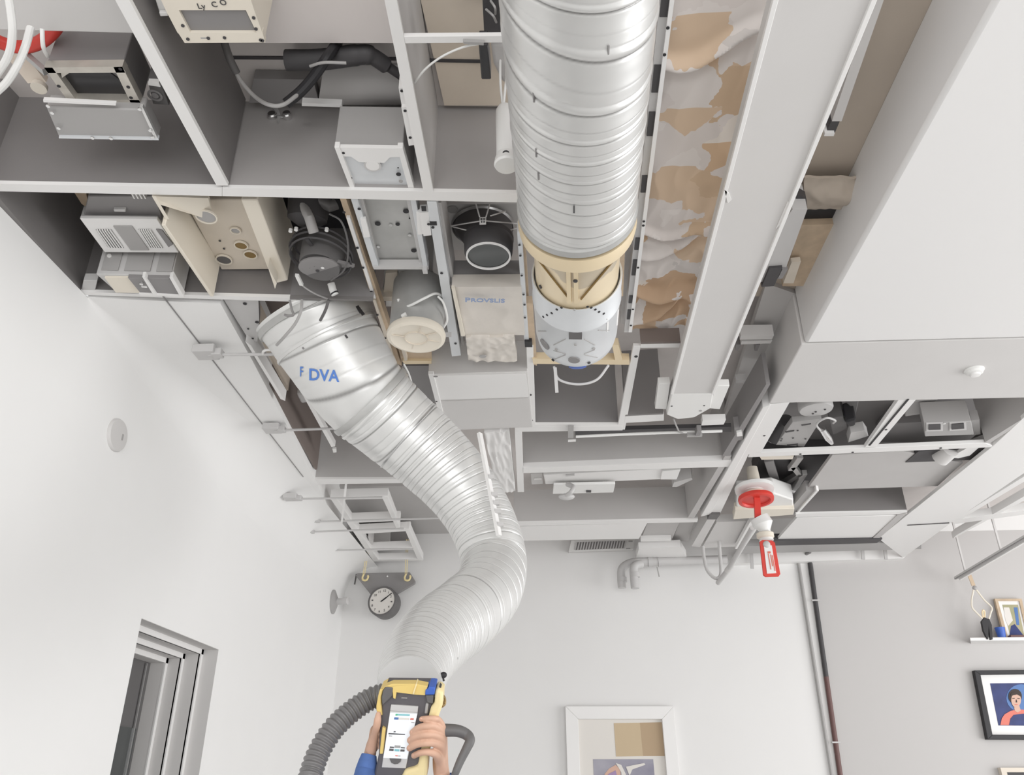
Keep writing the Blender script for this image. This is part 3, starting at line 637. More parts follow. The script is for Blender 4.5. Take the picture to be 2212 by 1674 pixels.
MB().lathe(A1, dA, [(.147, -.02), (.151, -.016), (.151, .006), (.146, .012), (.132, .012), (.132, -.02)], 64, closed=True).build('end_collar', 'galv_dull', t)
def cyl_hit(px, py, a, d, r):
    ry = ray(px, py); o = EYE - a
    u = ry - d * ry.dot(d); w = o - d * o.dot(d)
    qa, qb, qc = u.dot(u), 2 * u.dot(w), w.dot(w) - r * r
    disc_ = max(0, qb * qb - 4 * qa * qc); s = (-qb - math.sqrt(disc_)) / (2 * qa)
    p = EYE + ry * s; nrm = (p - a); nrm = (nrm - d * nrm.dot(d)).normalized()
    return p, nrm
for px, py, m_ in ((1153, 210, 'mid_grey'), (1158, 330, 'mid_grey'), (1163, 380, 'mid_grey'), (1314, 110, 'mid_grey'), (1240, 452, 'charcoal')):
    p, nn = cyl_hit(px, py, A0, dA, .1475); MB().bar(p - dA * .012, p + dA * .012, .003, .003, nn).build('seam_mark', m_, t)
# foil-wrapped liner
B0 = A1 + dA * .0; cz = 2.80
t = thing('foil_liner', 'gold foil lined sleeve between the big spiral duct and the grey can', 'liner', A1 + dA * .2 - V(0, 0, .12))
MB().tube([A1 + dA * .005, A1 + dA * .312], .117, 56).build('sleeve', 'gold_foil', t, sharp=60)
MB().lathe(A1 + dA * .02, dA, [(.119, 0), (.150, 0), (.152, .03), (.150, .05), (.119, .05)], 56, closed=True).build('timber_ring', 'gold_band', t)
for px in (1228, 1243):
    p0, n0 = cyl_hit(px, 560, A1, dA, .118); p1, n1 = cyl_hit(px + 2, 652, A1, dA, .118)
    MB().bar(p0 + n0 * .002, p1 + n1 * .002, .011, .008, n0).build('batten', 'gold_band', t)
for a_, b_ in (((1152, 545), (1226, 640)), ((1338, 545), (1255, 645))):
    P = [cyl_hit(a_[0] + (b_[0] - a_[0]) * k / 8, a_[1] + (b_[1] - a_[1]) * k / 8, A1, dA, .118) for k in range(9)]
    MB().tube([p + q * .002 for p, q in P], .0028, 6).build('wire', 'bronze', t)
for px, py in ((1168, 619), (1243, 575), (1243, 606)):
    p, nn = cyl_hit(px, py, A1, dA, .118 if px < 1200 else .124); disc(MB(), p, nn, .006, .003, 12).build('screw', 'charcoal', t)
t = thing('timber_rails', 'pair of narrow tan timber rails flanking the gold foil liner', 'timber', az(1240, 640, 2.98))
for q in ([(1118, 448), (1130, 448), (1142, 640), (1136, 640)], [(1136, 655), (1150, 655), (1160, 790), (1144, 785)], [(1336, 560), (1350, 540), (1346, 640), (1338, 640)]):
    slabm(q, 3.045 if q[0][0] == 1118 else 3.0, .03).build('rail', 'wood', t)
for q in ([(1150, 775), (1360, 778), (1360, 788), (1152, 786)], [(1322, 745), (1336, 745), (1346, 784), (1330, 784)]): slabm(q, 2.994, .03).build('rail', 'gold_band', t)
# the can
K0 = V(A1.x + dA.x * .285, 1.885, 2.80); CR = .128
t = thing('duct_silencer', 'pale grey round can with drilled panels, hanging beyond the gold foil liner', 'duct silencer', K0 + dA * .16 - V(0, 0, CR))
MB().lathe(K0, dA, [(.122, .04), (.122, .0), (.126, -.003), (CR, .004), (CR, .10), (CR + .003, .105), (CR + .003, .112), (CR, .118), (CR, .30), (CR * .97, .335), (CR * .86, .36), (.02, .365)], 64).build('shell', 'galv_light', t, sharp=50)
def can(px, py): return cyl_hit(px, py, K0, dA, CR)
p, nn = can(1243, 724)
sd = nn.cross(dA).normalized()
MB().prism([p + sd * x * .019 + dA * y * .019 + nn * .0002 for x, y in ((-1, -1), (1, -1), (1, 1), (-1, 1))], nn * .003).build('window', 'charcoal_grey', t)
for px, py, r, m_ in ((1177, 743, .020, 'mid_grey'), (1240, 777, .018, 'mid_grey'), (1195, 777, .005, 'black'), (1243, 744, .004, 'grey_plastic'), (1272, 783, .005, 'charcoal'), (1241, 668, .003, 'grey_plastic'), (1202, 754, .005, 'grey_plastic'), (1282, 752, .005, 'grey_plastic')):
    p, nn = can(px, py); disc(MB(), p, nn, r, .003, 20).build('port' if r > .01 else 'screw', m_, t)
for px, py in [(1174, 684), (1182, 680), (1192, 676), (1203, 668), (1213, 664), (1269, 662), (1277, 664), (1286, 668), (1294, 673), (1304, 677)]:
    p, nn = can(px, py); disc(MB(), p, nn, .0038, .002, 8).build('perforation', 'black', t)
for a_, b_ in (((1196, 745), (1222, 732)), ((1262, 732), (1285, 745)), ((1196, 757), (1222, 764)), ((1262, 764), (1285, 755)), ((1198, 776), (1222, 766)), ((1262, 766), (1290, 772)), ((1163, 715), (1180, 715)), ((1292, 713), (1316, 713))):
    P = [can(a_[0] + (b_[0] - a_[0]) * k / 4, a_[1] + (b_[1] - a_[1]) * k / 4) for k in range(5)]
    MB().tube([q[0] + q[1] * .0005 for q in P], .0016, 6).build('pressed_line', 'grey_plastic', t)
P = [can(x, y)[0] + can(x, y)[1] * .002 for x, y in ((1311, 688), (1336, 668), (1333, 702), (1310, 716))]
MB().prism(P, (P[1] - P[0]).cross(P[3] - P[0]).normalized() * .002).build('tag', 'white_trim', t)
p = K0 + dA * .362 - V(0, 0, CR * .62); MB().lathe(p - V(0, 0, .02), (0, .35, -1), [(.028, -.03), (.028, .01), (.02, .014)], 24).build('blue_cap', 'blue', t)
P0 = K0 + dA * .39 - V(0, 0, CR * .95)
MB().tube(sp([P0 + V(-.075, 0, .03), P0 + V(-.06, .01, -.012), P0 + V(0, .02, -.026), P0 + V(.06, .015, -.014), P0 + V(.10, 0, .03)]), .004, 8).build('drip_tube', 'light_grey', t)
t = thing('hanger_strap', 'short grey metal strap hanging below the round can', 'strap', az(1203, 830, 3.0))
MB().bar(ay(1199, 794, 2.20), ay(1203, 848, 2.20), .010, .004, (0, 1, 0)).build('strap', 'light_grey', t)
t = thing('hanger_strap', 'grey metal strap fixed across the lower bar of the square frame', 'strap', az(1233, 930, 2.99))
MB().bar(az(1233, 945, 2.985), az(1233, 920, 2.985), .026, .006).build('foot', 'grey_plastic', t); MB().bar(ay(1232, 883, 3.42), ay(1233, 925, 3.42), .02, .006, (0, 1, 0)).build('strap', 'mid_grey', t)
strip(t, 'end_tab', [(1227, 951), (1244, 950), (1244, 954), (1227, 955)], 2.985, .004, 'white_trim')
# ---------------------------------------------------------------- reducer, bag, box
t = thing('duct_reducer', 'black round duct reducer with bright outlet rim beside the white slotted rail', 'duct', az(1052, 553, 3.0))
ca, cb = az(1055, 553, 3.0), az(1043, 490, 3.27)
xa = (cb - ca).normalized()
MB().lathe(ca, (0, 0, 1), [(.064, .012), (.070, .0), (.076, .012), (.080, .07), (.078, .075)], 48).build('outlet_collar', 'charcoal', t)
MB().lathe(ca, DN, [(.0655, -.002), (.0655, .003), (.0705, .004), (.071, -.002)], 48, closed=True).build('outlet_rim', 'white_trim', t)
MB().lathe(ca, DN, [(.064, -.006), (.064, -.003), (.05, -.004), (.04, -.0055)], 48).build('inner_lining', 'lens', t)
k = MB(); nn_ = 48
ringp = lambda c, r, z: [c + V(r * math.cos(2 * math.pi * j / nn_), r * math.sin(2 * math.pi * j / nn_), z) for j in range(nn_)]
vs = ringp(ca, .080, .06) + ringp(cb, .104, 0); k.add(vs, [[j, (j + 1) % nn_, nn_ + (j + 1) % nn_, nn_ + j] for j in range(nn_)] + [list(range(nn_)), [nn_ + j for j in range(nn_)]]).build('cone', 'charcoal', t)
MB().lathe(cb, (0, 0, 1), [(.108, -.008), (.113, 0), (.108, .008), (.103, 0)], 48, closed=True).build('upper_rim', 'steel', t)
for a_, b_ in (((974, 488), (1040, 477)), ((1116, 483), (1048, 477)), ((975, 489), (1038, 505)), ((1116, 493), (1078, 505)), ((1028, 440), (1036, 468)), ((1058, 440), (1050, 468)), ((1092, 456), (1060, 466))):
    MB().tube([az(*a_, 3.10), az(*b_, 3.05)], .0022, 6).build('stay_wire', 'light_grey', t)
tp_ = ay(1043, 477, az(1043, 477, 3.05).y)
MB().box(tp_, (.020, .003, .026)).build('tag', 'white_trim', t)
for dx_, dz_, w_ in ((-.005, .005, .004), (.001, .005, .003), (.006, .005, .003), (-.003, -.005, .003), (.004, -.005, .003)): MB().box(tp_ + V(dx_, -.002, dz_), (w_, .001, .007)).build('tag_mark', 'black', t)
tag(slabm([(955, 441), (1118, 441), (1120, 540), (962, 540)], 3.29, .03).build('mounting_plate', 'panel_paint'), 'pale mounting plate with a round grey plug behind the black reducer', 'plate')
tag(MB().lathe(az(977, 452, 3.288), DN, [(.019, 0), (.018, .003)], 24).build('plug', 'grey_plastic'), 'round grey plug on the pale plate left of the black reducer', 'plug')
for p_, l_ in (((974, 547), 'tiny white clip left of the black reducer outlet'), ((980, 591), 'tiny white clip on the dark board, above the lettered bag')):
    tag(MB().box(ay(p_[0], p_[1], az(1050, 617, 3.0).y - .004), (.014, .006, .006)).build('clip', 'white_plastic'), l_, 'clip')
def grid(quad, z, nu, nv, fz, th, name, m, parent=None, sharp=80):
    q = pz(quad, z); mb = MB(); vs = []
    for j in range(nv + 1):
        for i in range(nu + 1):
            u, v = i / nu, j / nv
            p = (q[0] * (1 - u) + q[1] * u) * (1 - v) + (q[3] * (1 - u) + q[2] * u) * v
            vs.append(p + V(0, 0, fz(u, v)))
    N = len(vs); vs += [p + V(0, 0, th) for p in vs]
    w = nu + 1; fs = []
    for j in range(nv):
        for i in range(nu):
            a = j * w + i; fs += [[a, a + 1, a + w + 1, a + w], [N + a, N + a + w, N + a + w + 1, N + a + 1]]
    per = list(range(nu)) + [i * w + nu for i in range(nv)] + [nv * w + nu - i for i in range(nu)] + [(nv - i) * w for i in range(nv)]
    for a, b in zip(per, per[1:] + per[:1]): fs.append([a, N + a, N + b, b])
    return mb.add(vs, fs).build(name, m, parent, sharp=sharp)
from mathutils import noise as mn
def crumple(seed, amp, sc):
    o = V(seed * 3.7, seed * 1.3, 0)
    return lambda u, v: amp * (abs(mn.noise(V(u * sc, v * sc * 1.2, 0) + o)) * 2 - .5 + .4 * mn.noise(V(u * sc * 2.3, v * sc * 2.6, 1) + o))
t = thing('filter_bag', 'cream translucent bag with blue lettering below the dark board of the reducer', 'bag', az(1055, 670, 2.98))
grid([(976, 620), (1126, 619), (1134, 724), (997, 726)], 2.99, 36, 30, lambda u, v: crumple(1, .0045, 2)(u, v) * min(1, 8 * v) , .05, 'bag', 'plastic_wrap', t)
for s_, x_, z_ in (('P', 1004, .037), ('ROVSLIS', 1016.5, .0315)): textm(s_, az(x_, 652, 2.970), az(1097, 653, 2.98) - az(1004, 651, 2.98), az(1050, 636, 2.98) - az(1050, 652, 2.98), z_, 'pale_blue_text', t, ext=.0008, bold=.0016)
strip(t, 'side_hem', [(975, 622), (982, 622), (1004, 726), (996, 726)], 2.975, .01, 'cream')
t = thing('filter_bag', 'small crinkled plastic wrapped packet below the lettered cream bag', 'bag', az(1060, 752, 2.97))
grid([(1006, 728), (1110, 727), (1117, 780), (1012, 781)], 2.98, 30, 20, crumple(2, .008, 4), .05, 'wrap', 'plastic_wrap', t)
pdisc(t, 'grommet', (1043, 769), 2.972, .014, 'grey_plastic', h=.003, sq=.7)
t = hung('duct_box', 'pale grey rectangular duct box with a white stained underside beside the wide silver duct', 'box', [(925, 808), (1140, 803), (1151, 923), (957, 930)], 2.985, 'panel_paint', top=3.13)
strip(t, 'patched_panel', [(929, 812), (1136, 807), (1142, 858), (940, 864)], 2.979, .008, 'white_trim'); strip(t, 'lower_panel', [(946, 868), (1142, 860), (1148, 921), (960, 927)], 2.981, .006, 'panel_paint')
strip(t, 'side_bar', [(925, 808), (936, 808), (966, 928), (957, 930)], 2.973, .014, 'white_trim'); pdisc(t, 'hole', (941, 813), 2.972, .009, 'mid_grey', sq=.6); pdisc(t, 'hole', (943, 867), 2.972, .004, 'charcoal')
t = thing('slotted_rail', 'thin grey drilled rail between the lettered bag and the round can', 'rail', az(1130, 620, 3.0))
slabm([(1117, 500), (1126, 500), (1143, 742), (1133, 742)], 2.995, .04).build('rail', 'galv_light', t)
for p in ((1122, 529), (1124, 552), (1127, 595), (1131, 636), (1133, 658), (1134, 686)): pdisc(t, 'hole', p, 2.993, .004, 'black', n=10)
strip(t, 'end_cap', [(1133, 738), (1149, 738), (1150, 750), (1134, 750)], 2.985, .05, 'black')
tag(slabm([(868, 790), (928, 790), (945, 872), (895, 872)], 3.12, .1).build('cover_plate', 'mid_grey'), 'dark grey plate between the wide silver duct and the pale duct box', 'plate')
cable('cable', 'thin white cable running up beside the wide silver duct below the timber shelf', 'cable', [az(872, 786, 3.0), az(884, 810, 2.98), az(893, 845, 2.95), az(897, 880, 2.93)], .004, 'white_plastic')
t = thing('wrapped_panel', 'pale crinkled wrapped panel beyond the pale duct box', 'panel', az(1080, 1000, 3.0))
grid([(1046, 934), (1100, 934), (1113, 1061), (1074, 1064)], 2.985, 20, 30, crumple(4, .010, 4), .05, 'wrap', 'white_trim', t)
t = thing('slotted_rod', 'thin white rod with small clips crossing the bending silver duct', 'rod', az(1055, 1040, 2.95))
P0, P1 = ad(1036, 936, 2.93), ad(1078, 1157, 2.70)
MB().bar(P0, P1, .018, .012).build('rod', 'white_trim', t)
for u in (.45, .62, .7, .78, .9): MB().box(P0 + (P1 - P0) * u + V(.012, 0, 0), (.02, .02, .014)).build('clip', 'light_grey', t)
# ---------------------------------------------------------------- strut, kraft paper, batten light
t = thing('strut_channel', 'white steel strut channel with dark slots along the right of the big spiral duct', 'rail', az(1400, 350, 3.0))
slabm([(1430, -40), (1462, -40), (1365, 718), (1348, 718)], 3.0, .04).build('channel', 'light_grey', t)
slabm([(1452, -40), (1462, -40), (1365, 718), (1358, 718)], 2.992, .012).build('bright_edge', 'white_trim', t)
def xs_(y): return 1430 + (1348 - 1430) * (y + 40) / 758, 1452 + (1358 - 1452) * (y + 40) / 758
for y0, y1 in ((-20, 37), (141, 200), (243, 294), (380, 416), (515, 540), (562, 595), (640, 655), (670, 690)):
    (a0, b0), (a1, b1) = xs_(y0), xs_(y1); strip(t, 'slot', [(a0 + 3, y0), (b0 - 1, y0), (b1 - 1, y1), (a1 + 3, y1)], 2.997, .004, 'charcoal')
for y in (60, 118, 478, 487, 578, 668, 703): pdisc(t, 'hole', (xs_(y)[1] + 3, y), 2.991, .004, 'black', n=10)
t = thing('strut_channel', 'grey drilled channel in the shade between spiral duct and slotted strut', 'rail', az(1400, 350, 3.1))
slabm([(1400, -40), (1428, -40), (1352, 700), (1340, 700)], 3.06, .06).build('channel', 'light_board', t)
for y, x0, x1 in ((31, 1395, 1424), (200, 1388, 1405), (280, 1388, 1400)): strip(t, 'cross_clip', [(x0, y - 3), (x1, y - 3), (x1, y + 3), (x0, y + 3)], 3.04, .02, 'white_trim')
m = bpy.data.materials.new('kraft_paper'); m.use_nodes = True; nt = m.node_tree; b = nt.nodes['Principled BSDF']; b.inputs['Roughness'].default_value = .6
tc = nt.nodes.new('ShaderNodeTexCoord'); vo = nt.nodes.new('ShaderNodeTexVoronoi'); vo.inputs['Scale'].default_value = 6.0
no = nt.nodes.new('ShaderNodeTexNoise'); no.inputs['Scale'].default_value = 6; no.inputs['Detail'].default_value = 4
mx = nt.nodes.new('ShaderNodeVectorMath'); mx.operation = 'MULTIPLY_ADD'; mx.inputs[1].default_value = (.30, .30, .30)
nt.links.new(tc.outputs['Object'], no.inputs['Vector']); nt.links.new(no.outputs['Color'], mx.inputs[0]); nt.links.new(tc.outputs['Object'], mx.inputs[2]); nt.links.new(mx.outputs[0], vo.inputs['Vector'])
sx = nt.nodes.new('ShaderNodeSeparateXYZ'); nt.links.new(tc.outputs['Object'], sx.inputs[0]); sc = nt.nodes.new('ShaderNodeSeparateColor'); nt.links.new(vo.outputs['Color'], sc.inputs[0])
ad1 = nt.nodes.new('ShaderNodeMath'); ad1.operation = 'MULTIPLY_ADD'; ad1.inputs[1].default_value = .40; nt.links.new(sx.outputs['Y'], ad1.inputs[0]); nt.links.new(sc.outputs['Red'], ad1.inputs[2])
rp = nt.nodes.new('ShaderNodeValToRGB'); rp.color_ramp.interpolation = 'CONSTANT'; e = rp.color_ramp.elements
e[0].position = 0; e[0].color = (.70, .645, .615, 1); e[1].position = .32; e[1].color = (.64, .60, .575, 1)
for pos, cc in ((.40, (.74, .69, .66)), (.56, (.66, .50, .36)), (.70, (.60, .44, .30)), (.78, (.76, .70, .64)), (.88, (.62, .44, .29)), (1.0, (.55, .38, .25))):
    q = e.new(pos); q.color = (*cc, 1)
nt.links.new(ad1.outputs[0], rp.inputs[0]); nt.links.new(rp.outputs[0], b.inputs['Base Color'])
MAT['kraft_paper'] = m
def kz(u, v):
    f = .006 * mn.noise(V(u * 3, v * 7, 2)) + (.003 + .022 * v * v) * (abs(mn.noise(V(u * 4 + v * 3, v * 13, 5))) - .3)
    for vc, sl, amp, wd_ in ((.13, .05, .05, .014), (.60, -.04, .035, .010), (.645, .05, .04, .014), (.83, -.06, .06, .016), (.90, .08, .045, .02)):
        d = v - vc + sl * (u - .5) - .02 * math.sin(u * 5); amp *= .6; f -= amp * math.exp(-(d / wd_) ** 2) - amp * .8 * math.exp(-((d - wd_ * 1.7) / wd_) ** 2)
    return f
tag(grid([(1452, -60), (1690, -60), (1480, 700), (1358, 716)], 3.075, 70, 220, kz, .02, 'insulation_batt', 'kraft_paper', sharp=60), 'crinkled tan and grey kraft paper insulation between slotted strut and linear light', 'insulation')
t = thing('linear_light', 'long pale grey linear light fitting hanging overhead, rounded end cap at the far end', 'ceiling light', az(1560, 430, 2.93))
LQ = [(1689, -60), (1913, -60), (1539, 851), (1452, 851)]
slabm(LQ, 2.93, .055).build('housing', 'panel_paint', t, bevel=.004)
strip(t, 'edge_trim', [(1686, -60), (1698, -60), (1455, 852), (1449, 852)], 2.926, .012, 'white_trim', .001)
slabm([(1908, -60), (1920, -60), (1543, 852), (1537, 852)], 2.922, .03).build('edge_trim', 'white_trim', t, bevel=.001)
MB().prism(pz([(1451, 850), (1541, 850), (1535, 882), (1500, 902), (1464, 906), (1440, 896)], 2.93), (0, 0, .06)).build('end_cap', 'white_plastic', t, bevel=.004)
for p in ((1451, 877), (1521, 876)): pdisc(t, 'screw', p, 2.93, .004, 'charcoal', n=10)
pdisc(t, 'screw', (1513, 887), 2.93, .007, 'grey_plastic', n=12)
slabm([(1422, 829), (1448, 828), (1440, 884), (1415, 883)], 2.95, .03).build('mounting_clip', 'white_plastic', t, bevel=.002); slabm([(1548, 833), (1576, 833), (1555, 884), (1530, 882)], 2.95, .03).build('mounting_clip', 'white_plastic', t, bevel=.002)
for a_, b_ in (((1565, 410), (1572, 440)), ((1702, 435), (1676, 495))): MB().prism(pz([(a_[0], a_[1]), (a_[0] + 10, a_[1] + 8), (b_[0] + 8, b_[1] - 8), b_], 2.9275), (0, 0, .003)).build('paint_chip', 'white_trim', t)
MB().tube(sp([az(1455, 905, 2.97), az(1462, 922, 2.98), az(1470, 934, 2.985), az(1492, 936, 2.985)]), .004, 8).build('flex', 'grey_plastic', t)
t = thing('track_rail', 'narrow white track rail on the brown deck right of the linear light', 'rail', az(1870, 120, 3.15))
slabm([(1905, -60), (1930, -60), (1818, 262), (1797, 262)], 3.15, .05).build('rail', 'panel_paint', t); strip(t, 'end_block', [(1796, 262), (1814, 262), (1803, 288), (1784, 288)], 3.15, .05, 'charcoal'); strip(t, 'end_tab', [(1782, 288), (1803, 288), (1801, 294), (1780, 294)], 3.14, .05, 'white_trim')
t = thing('kraft_fold', 'folded brown paper flap over a black gap, right of the linear light', 'paper', az(1780, 430, 3.18))
grid([(1738, 385), (1850, 385), (1822, 452), (1730, 452)], 3.19, 24, 20, lambda u, v: -.03 * math.sin(v * 3.1) ** 2 * (.5 + .5 * u) + .008 * mn.noise(V(u * 5, v * 4, 3)), .01, 'flap', 'taupe_deck', t)
strip(t, 'gap', [(1740, 452), (1822, 450), (1808, 484), (1728, 484)], 3.215, .01, 'black')
t = thing('wall_channel', 'grey steel channel with dark slots beside the tan board, right of the linear light', 'rail', az(1700, 540, 3.1))
slabm([(1712, 452), (1744, 452), (1690, 600), (1640, 610), (1665, 520)], 3.10, .10).build('channel', 'light_grey', t)
strip(t, 'slot', [(1722, 418), (1742, 430), (1744, 452), (1714, 452)], 3.14, .03, 'charcoal'); strip(t, 'slot', [(1662, 580), (1690, 578), (1672, 618), (1645, 620)], 3.09, .02, 'charcoal'); strip(t, 'slot', [(1690, 582), (1702, 582), (1690, 602), (1680, 602)], 3.09, .02, 'mid_grey')
tag(slabm([(1728, 486), (1806, 484), (1740, 618), (1690, 618)], 3.19, .04).build('tan_board', 'wood'), 'tan board below the black gap at the edge of the right soffit', 'board')
tag(slabm([(1710, 567), (1730, 565), (1714, 612), (1692, 612)], 3.16, .02).build('paper_strip', 'beige_plastic'), 'pale paper strip stuck on the tan board', 'paper')
# ---------------------------------------------------------------- wide bending duct
mat('duct_foil', (.75, .75, .74), .34, metal=.3, noise=.02, nscale=9); seam_tint('duct_foil')
DP = [(672, 662, 252, 2.98), (716, 746, 224, 2.98), (763, 822, 204, 2.98), (803, 870, 192, 3.0), (860, 922, 180, 3.02), (928, 982, 170, 3.02), (992, 1050, 156, 2.99), (1034, 1114, 147, 2.94), (1060, 1178, 144, 2.86),
      (1066, 1228, 144, 2.78), (1050, 1280, 150, 2.58), (1004, 1326, 160, 2.38), (944, 1374, 164, 2.18), (902, 1428, 156, 1.98), (884, 1488, 142, 1.80)]
Q = spline([(*ad(x, y, d), w * d / F / 2) for x, y, w, d in DP], 26)
# resample evenly
pts = [Vector(q[:3]) for q in Q]; rad = [q[3] for q in Q]; acc = [0]
for a, b in zip(pts, pts[1:]): acc.append(acc[-1] + (b - a).length)
TL = acc[-1]; N = 1700; DPATH = []; DR = []; j = 0
for i in range(N + 1):
    s = TL * i / N
    while j < len(acc) - 2 and acc[j + 1] < s: j += 1
    u = (s - acc[j]) / max(1e-9, acc[j + 1] - acc[j]); DPATH.append(pts[j].lerp(pts[j + 1], u)); DR.append(rad[j] * (1 - u) + rad[j + 1] * u)
LJ = TL * .185
s1 = skin(.16, .1, lambda L: .3 * math.sin(L * 7), .8, .35, 1.6); s2 = skin(.062, .12, lambda L: .5 * math.sin(L * 6) + .3 * math.sin(L * 17), 1.1, .35, 1.9)
P0_, d0_ = DPATH[0], (DPATH[8] - DPATH[0]).normalized()
g1 = ribs(.085, -.012, wid=.035, jitter=lambda L: .25 * math.sin(L * 9)); g2 = ribs(.055, .030, tilt=.12, wid=.15, jitter=lambda L: .5 * math.sin(L * 7) + .3 * math.sin(L * 19))
def rf(L, a):
    if L < LJ: return s1(L, a)
    return s2(L, a) + .003 * math.sin(3 * a + L * 9) * math.sin(L * 23)
t = thing('flexible_duct', 'wide silver duct bending down from the ceiling to the handheld instrument', 'duct', DPATH[N // 2] - V(0, 0, .2))
dob = MB().tube(DPATH, DR, 72, rfun=rf, mfun=lambda L, a: s1.mf(L, a) if L < LJ else s2.mf(L, a)).build('duct', 'duct_foil', t, sharp=60)
def dring(frac, dr, w, name, m):
    i = int(N * frac); d = (DPATH[min(N, i + 8)] - DPATH[max(0, i - 8)]).normalized()
    MB().lathe(DPATH[i], d, [(DR[i] * .97, -w), (DR[i] + dr, -w), (DR[i] + dr * 1.3, 0), (DR[i] + dr, w), (DR[i] * .97, w)], 64, closed=True).build(name, m, t)
MB().lathe(P0_ - d0_ * .002, d0_, [(DR[0] * .62, -.006), (DR[0] * .64, -.012), (DR[0] * .68, -.012), (DR[0] * .97, -.001), (DR[0] * .97, .006), (DR[0] * .6, .004)], 64).build('end_plate', 'white_trim', t)
dring(.012, .006, .012, 'collar', 'galv_dull'); dring(.06, .005, .006, 'collar', 'galvanised'); dring(.185, .007, .012, 'collar', 'galv_dull'); dring(.196, .004, .006, 'collar', 'galvanised'); dring(.27, .002, .003, 'collar', 'steel')
from mathutils.bvhtree import BVHTree
DB = BVHTree.FromPolygons([v.co + WORLD(t) for v in dob.data.vertices], [tuple(p.vertices) for p in dob.data.polygons])
def onduct(px, py):
    for k in range(160):
        h = DB.ray_cast(EYE, ray(px + (k // 2) * (1 if k % 2 else -1), py).normalized())
        if h[0]: break
    nn = h[1] if h[1].dot(ray(px, py)) < 0 else -h[1]; return h[0], nn
def wp(ox, oy, sx_, k): return lambda x, y: (lambda h: h[0] + h[1] * .0025)(onduct(ox + x * sx_ * k, oy + x * sx_ * .13 - y * k + x * 2))
cd_ = (DPATH[int(N * .2)] - DPATH[int(N * .09)]).normalized()
textm('DVA', None, (1, 0, 0), (0, 1, 0), 1.0, 'blue_text', t, warp=wp(667, 820, .92, 35), bold=.04); textm('F', None, (1, 0, 0), (0, 1, 0), 1.0, 'blue_text', t, warp=wp(648, 812, .55, 30), bold=.03)
for px, py, a_, b_, m_ in ((774, 666, .016, .030, 'charcoal'), (748, 727, .007, .007, 'charcoal'), (655, 752, .006, .004, 'mid_grey')):
    p, nn = onduct(px, py); MB().bar(p - cd_ * b_, p + cd_ * b_, a_, .004, nn).build('label_plate' if m_ == 'charcoal' and a_ > .01 else 'screw', m_, t)
cable('cable', 'dark grey cable looping over the top of the wide silver duct', 'cable', [ad(652, 648, 2.6), ad(650, 672, 2.585), ad(637, 700, 2.6), ad(612, 730, 2.63), ad(598, 745, 2.7)], .005, 'grey_plastic')
cable('cable', 'thin dark cable lying across the upper collar of the wide silver duct', 'cable', [ad(710, 648, 2.6), ad(703, 670, 2.62), ad(692, 692, 2.66)], .005, 'charcoal_grey')
cable('cable', 'thin dark hook of wire at the upper left of the wide silver duct', 'cable', [ad(626, 648, 2.6), ad(630, 668, 2.6), ad(634, 680, 2.6), ad(624, 682, 2.6), ad(614, 680, 2.6)], .004, 'mid_grey')
p, nn = ad(935, 1468, 1.8), None
t2 = thing('toggle_clip', 'small black toggle clip on the lower right side of the bending duct', 'clip', ad(957, 1460, 1.82))
MB().tube([ad(942, 1472, 1.86), ad(952, 1462, 1.83), ad(960, 1455, 1.82)], .004, 8).build('arm', 'grey_plastic', t2); MB().ball(ad(958, 1458, 1.82), (.008, .005, .007)).build('knob', 'black', t2); MB().tube([ad(957, 1462, 1.82), ad(959, 1471, 1.82)], .002, 6).build('pin', 'black', t2)
tag(MB().tube([ad(958, 1440, 1.98), ad(972, 1428, 2.0), ad(988, 1421, 2.02)], .004, 8).build('rod', 'grey_plastic'), 'short grey rod sticking out right of the lower duct bend', 'rod')
# ---------------------------------------------------------------- left edge: opening beside the soffit, rods and wall clips
t = thing('drilled_panel', 'pale drilled panel between white soffit edge and the top of the wide duct', 'panel', az(530, 695, 3.02))
slabm([(484, 648), (558, 648), (560, 690), (556, 738), (540, 738)], 3.02, .03).build('panel', 'light_grey', t)
for p in ((529, 656), (555, 696), (536, 710), (546, 731)): pdisc(t, 'hole', p, 3.019, .007 if p[0] > 550 or p[1] < 660 else .004, 'black', n=10)
t = thing('edge_trim', 'pale edge trim along the brown opening beside the white soffit', 'trim', az(575, 800, 2.99))
slabm([(530, 738), (542, 746), (616, 866), (606, 862)], 2.99, .05).build('trim', 'white_trim', t)
e0, e1 = V(-1.158, 2.42, 3.03), V(-1.268, 4.0, 3.03)
struct(MB().prism([e0, e1, e1 + V(.012, 0, 0), e0 + V(.012, 0, 0)], (0, 0, .29)).build('trim_11', 'brown_board')); e2 = e0.lerp(e1, .12); e3 = e0.lerp(e1, .52)
struct(MB().prism([e2 + V(.012, 0, .10), e3 + V(.012, 0, .10), e3 + V(.02, 0, .10), e2 + V(.02, 0, .10)], (0, 0, .12)).build('trim_12', 'beige_deck'))
struct(MB().prism([V(-1.14, 2.36, 3.322), V(-.55, 2.36, 3.322), V(-.6, 4.05, 3.322), V(-1.27, 4.05, 3.322)], (0, 0, .006)).build('trim_20', 'brown_board'))
t = thing('slim_rail', 'thin white rail running diagonally beside the wide silver duct', 'rail', az(660, 870, 3.0))
slabm([(598, 752), (606, 752), (724, 964), (716, 966)], 3.07, .03).build('rail', 'white_trim', t)
slabm([(640, 852), (682, 850), (688, 868), (650, 872)], 3.10, .04).build('cap', 'light_grey', t, bevel=.01); strip(t, 'end_tab', [(718, 970), (726, 970), (727, 977), (720, 978)], 3.065, .01, 'white_plastic')
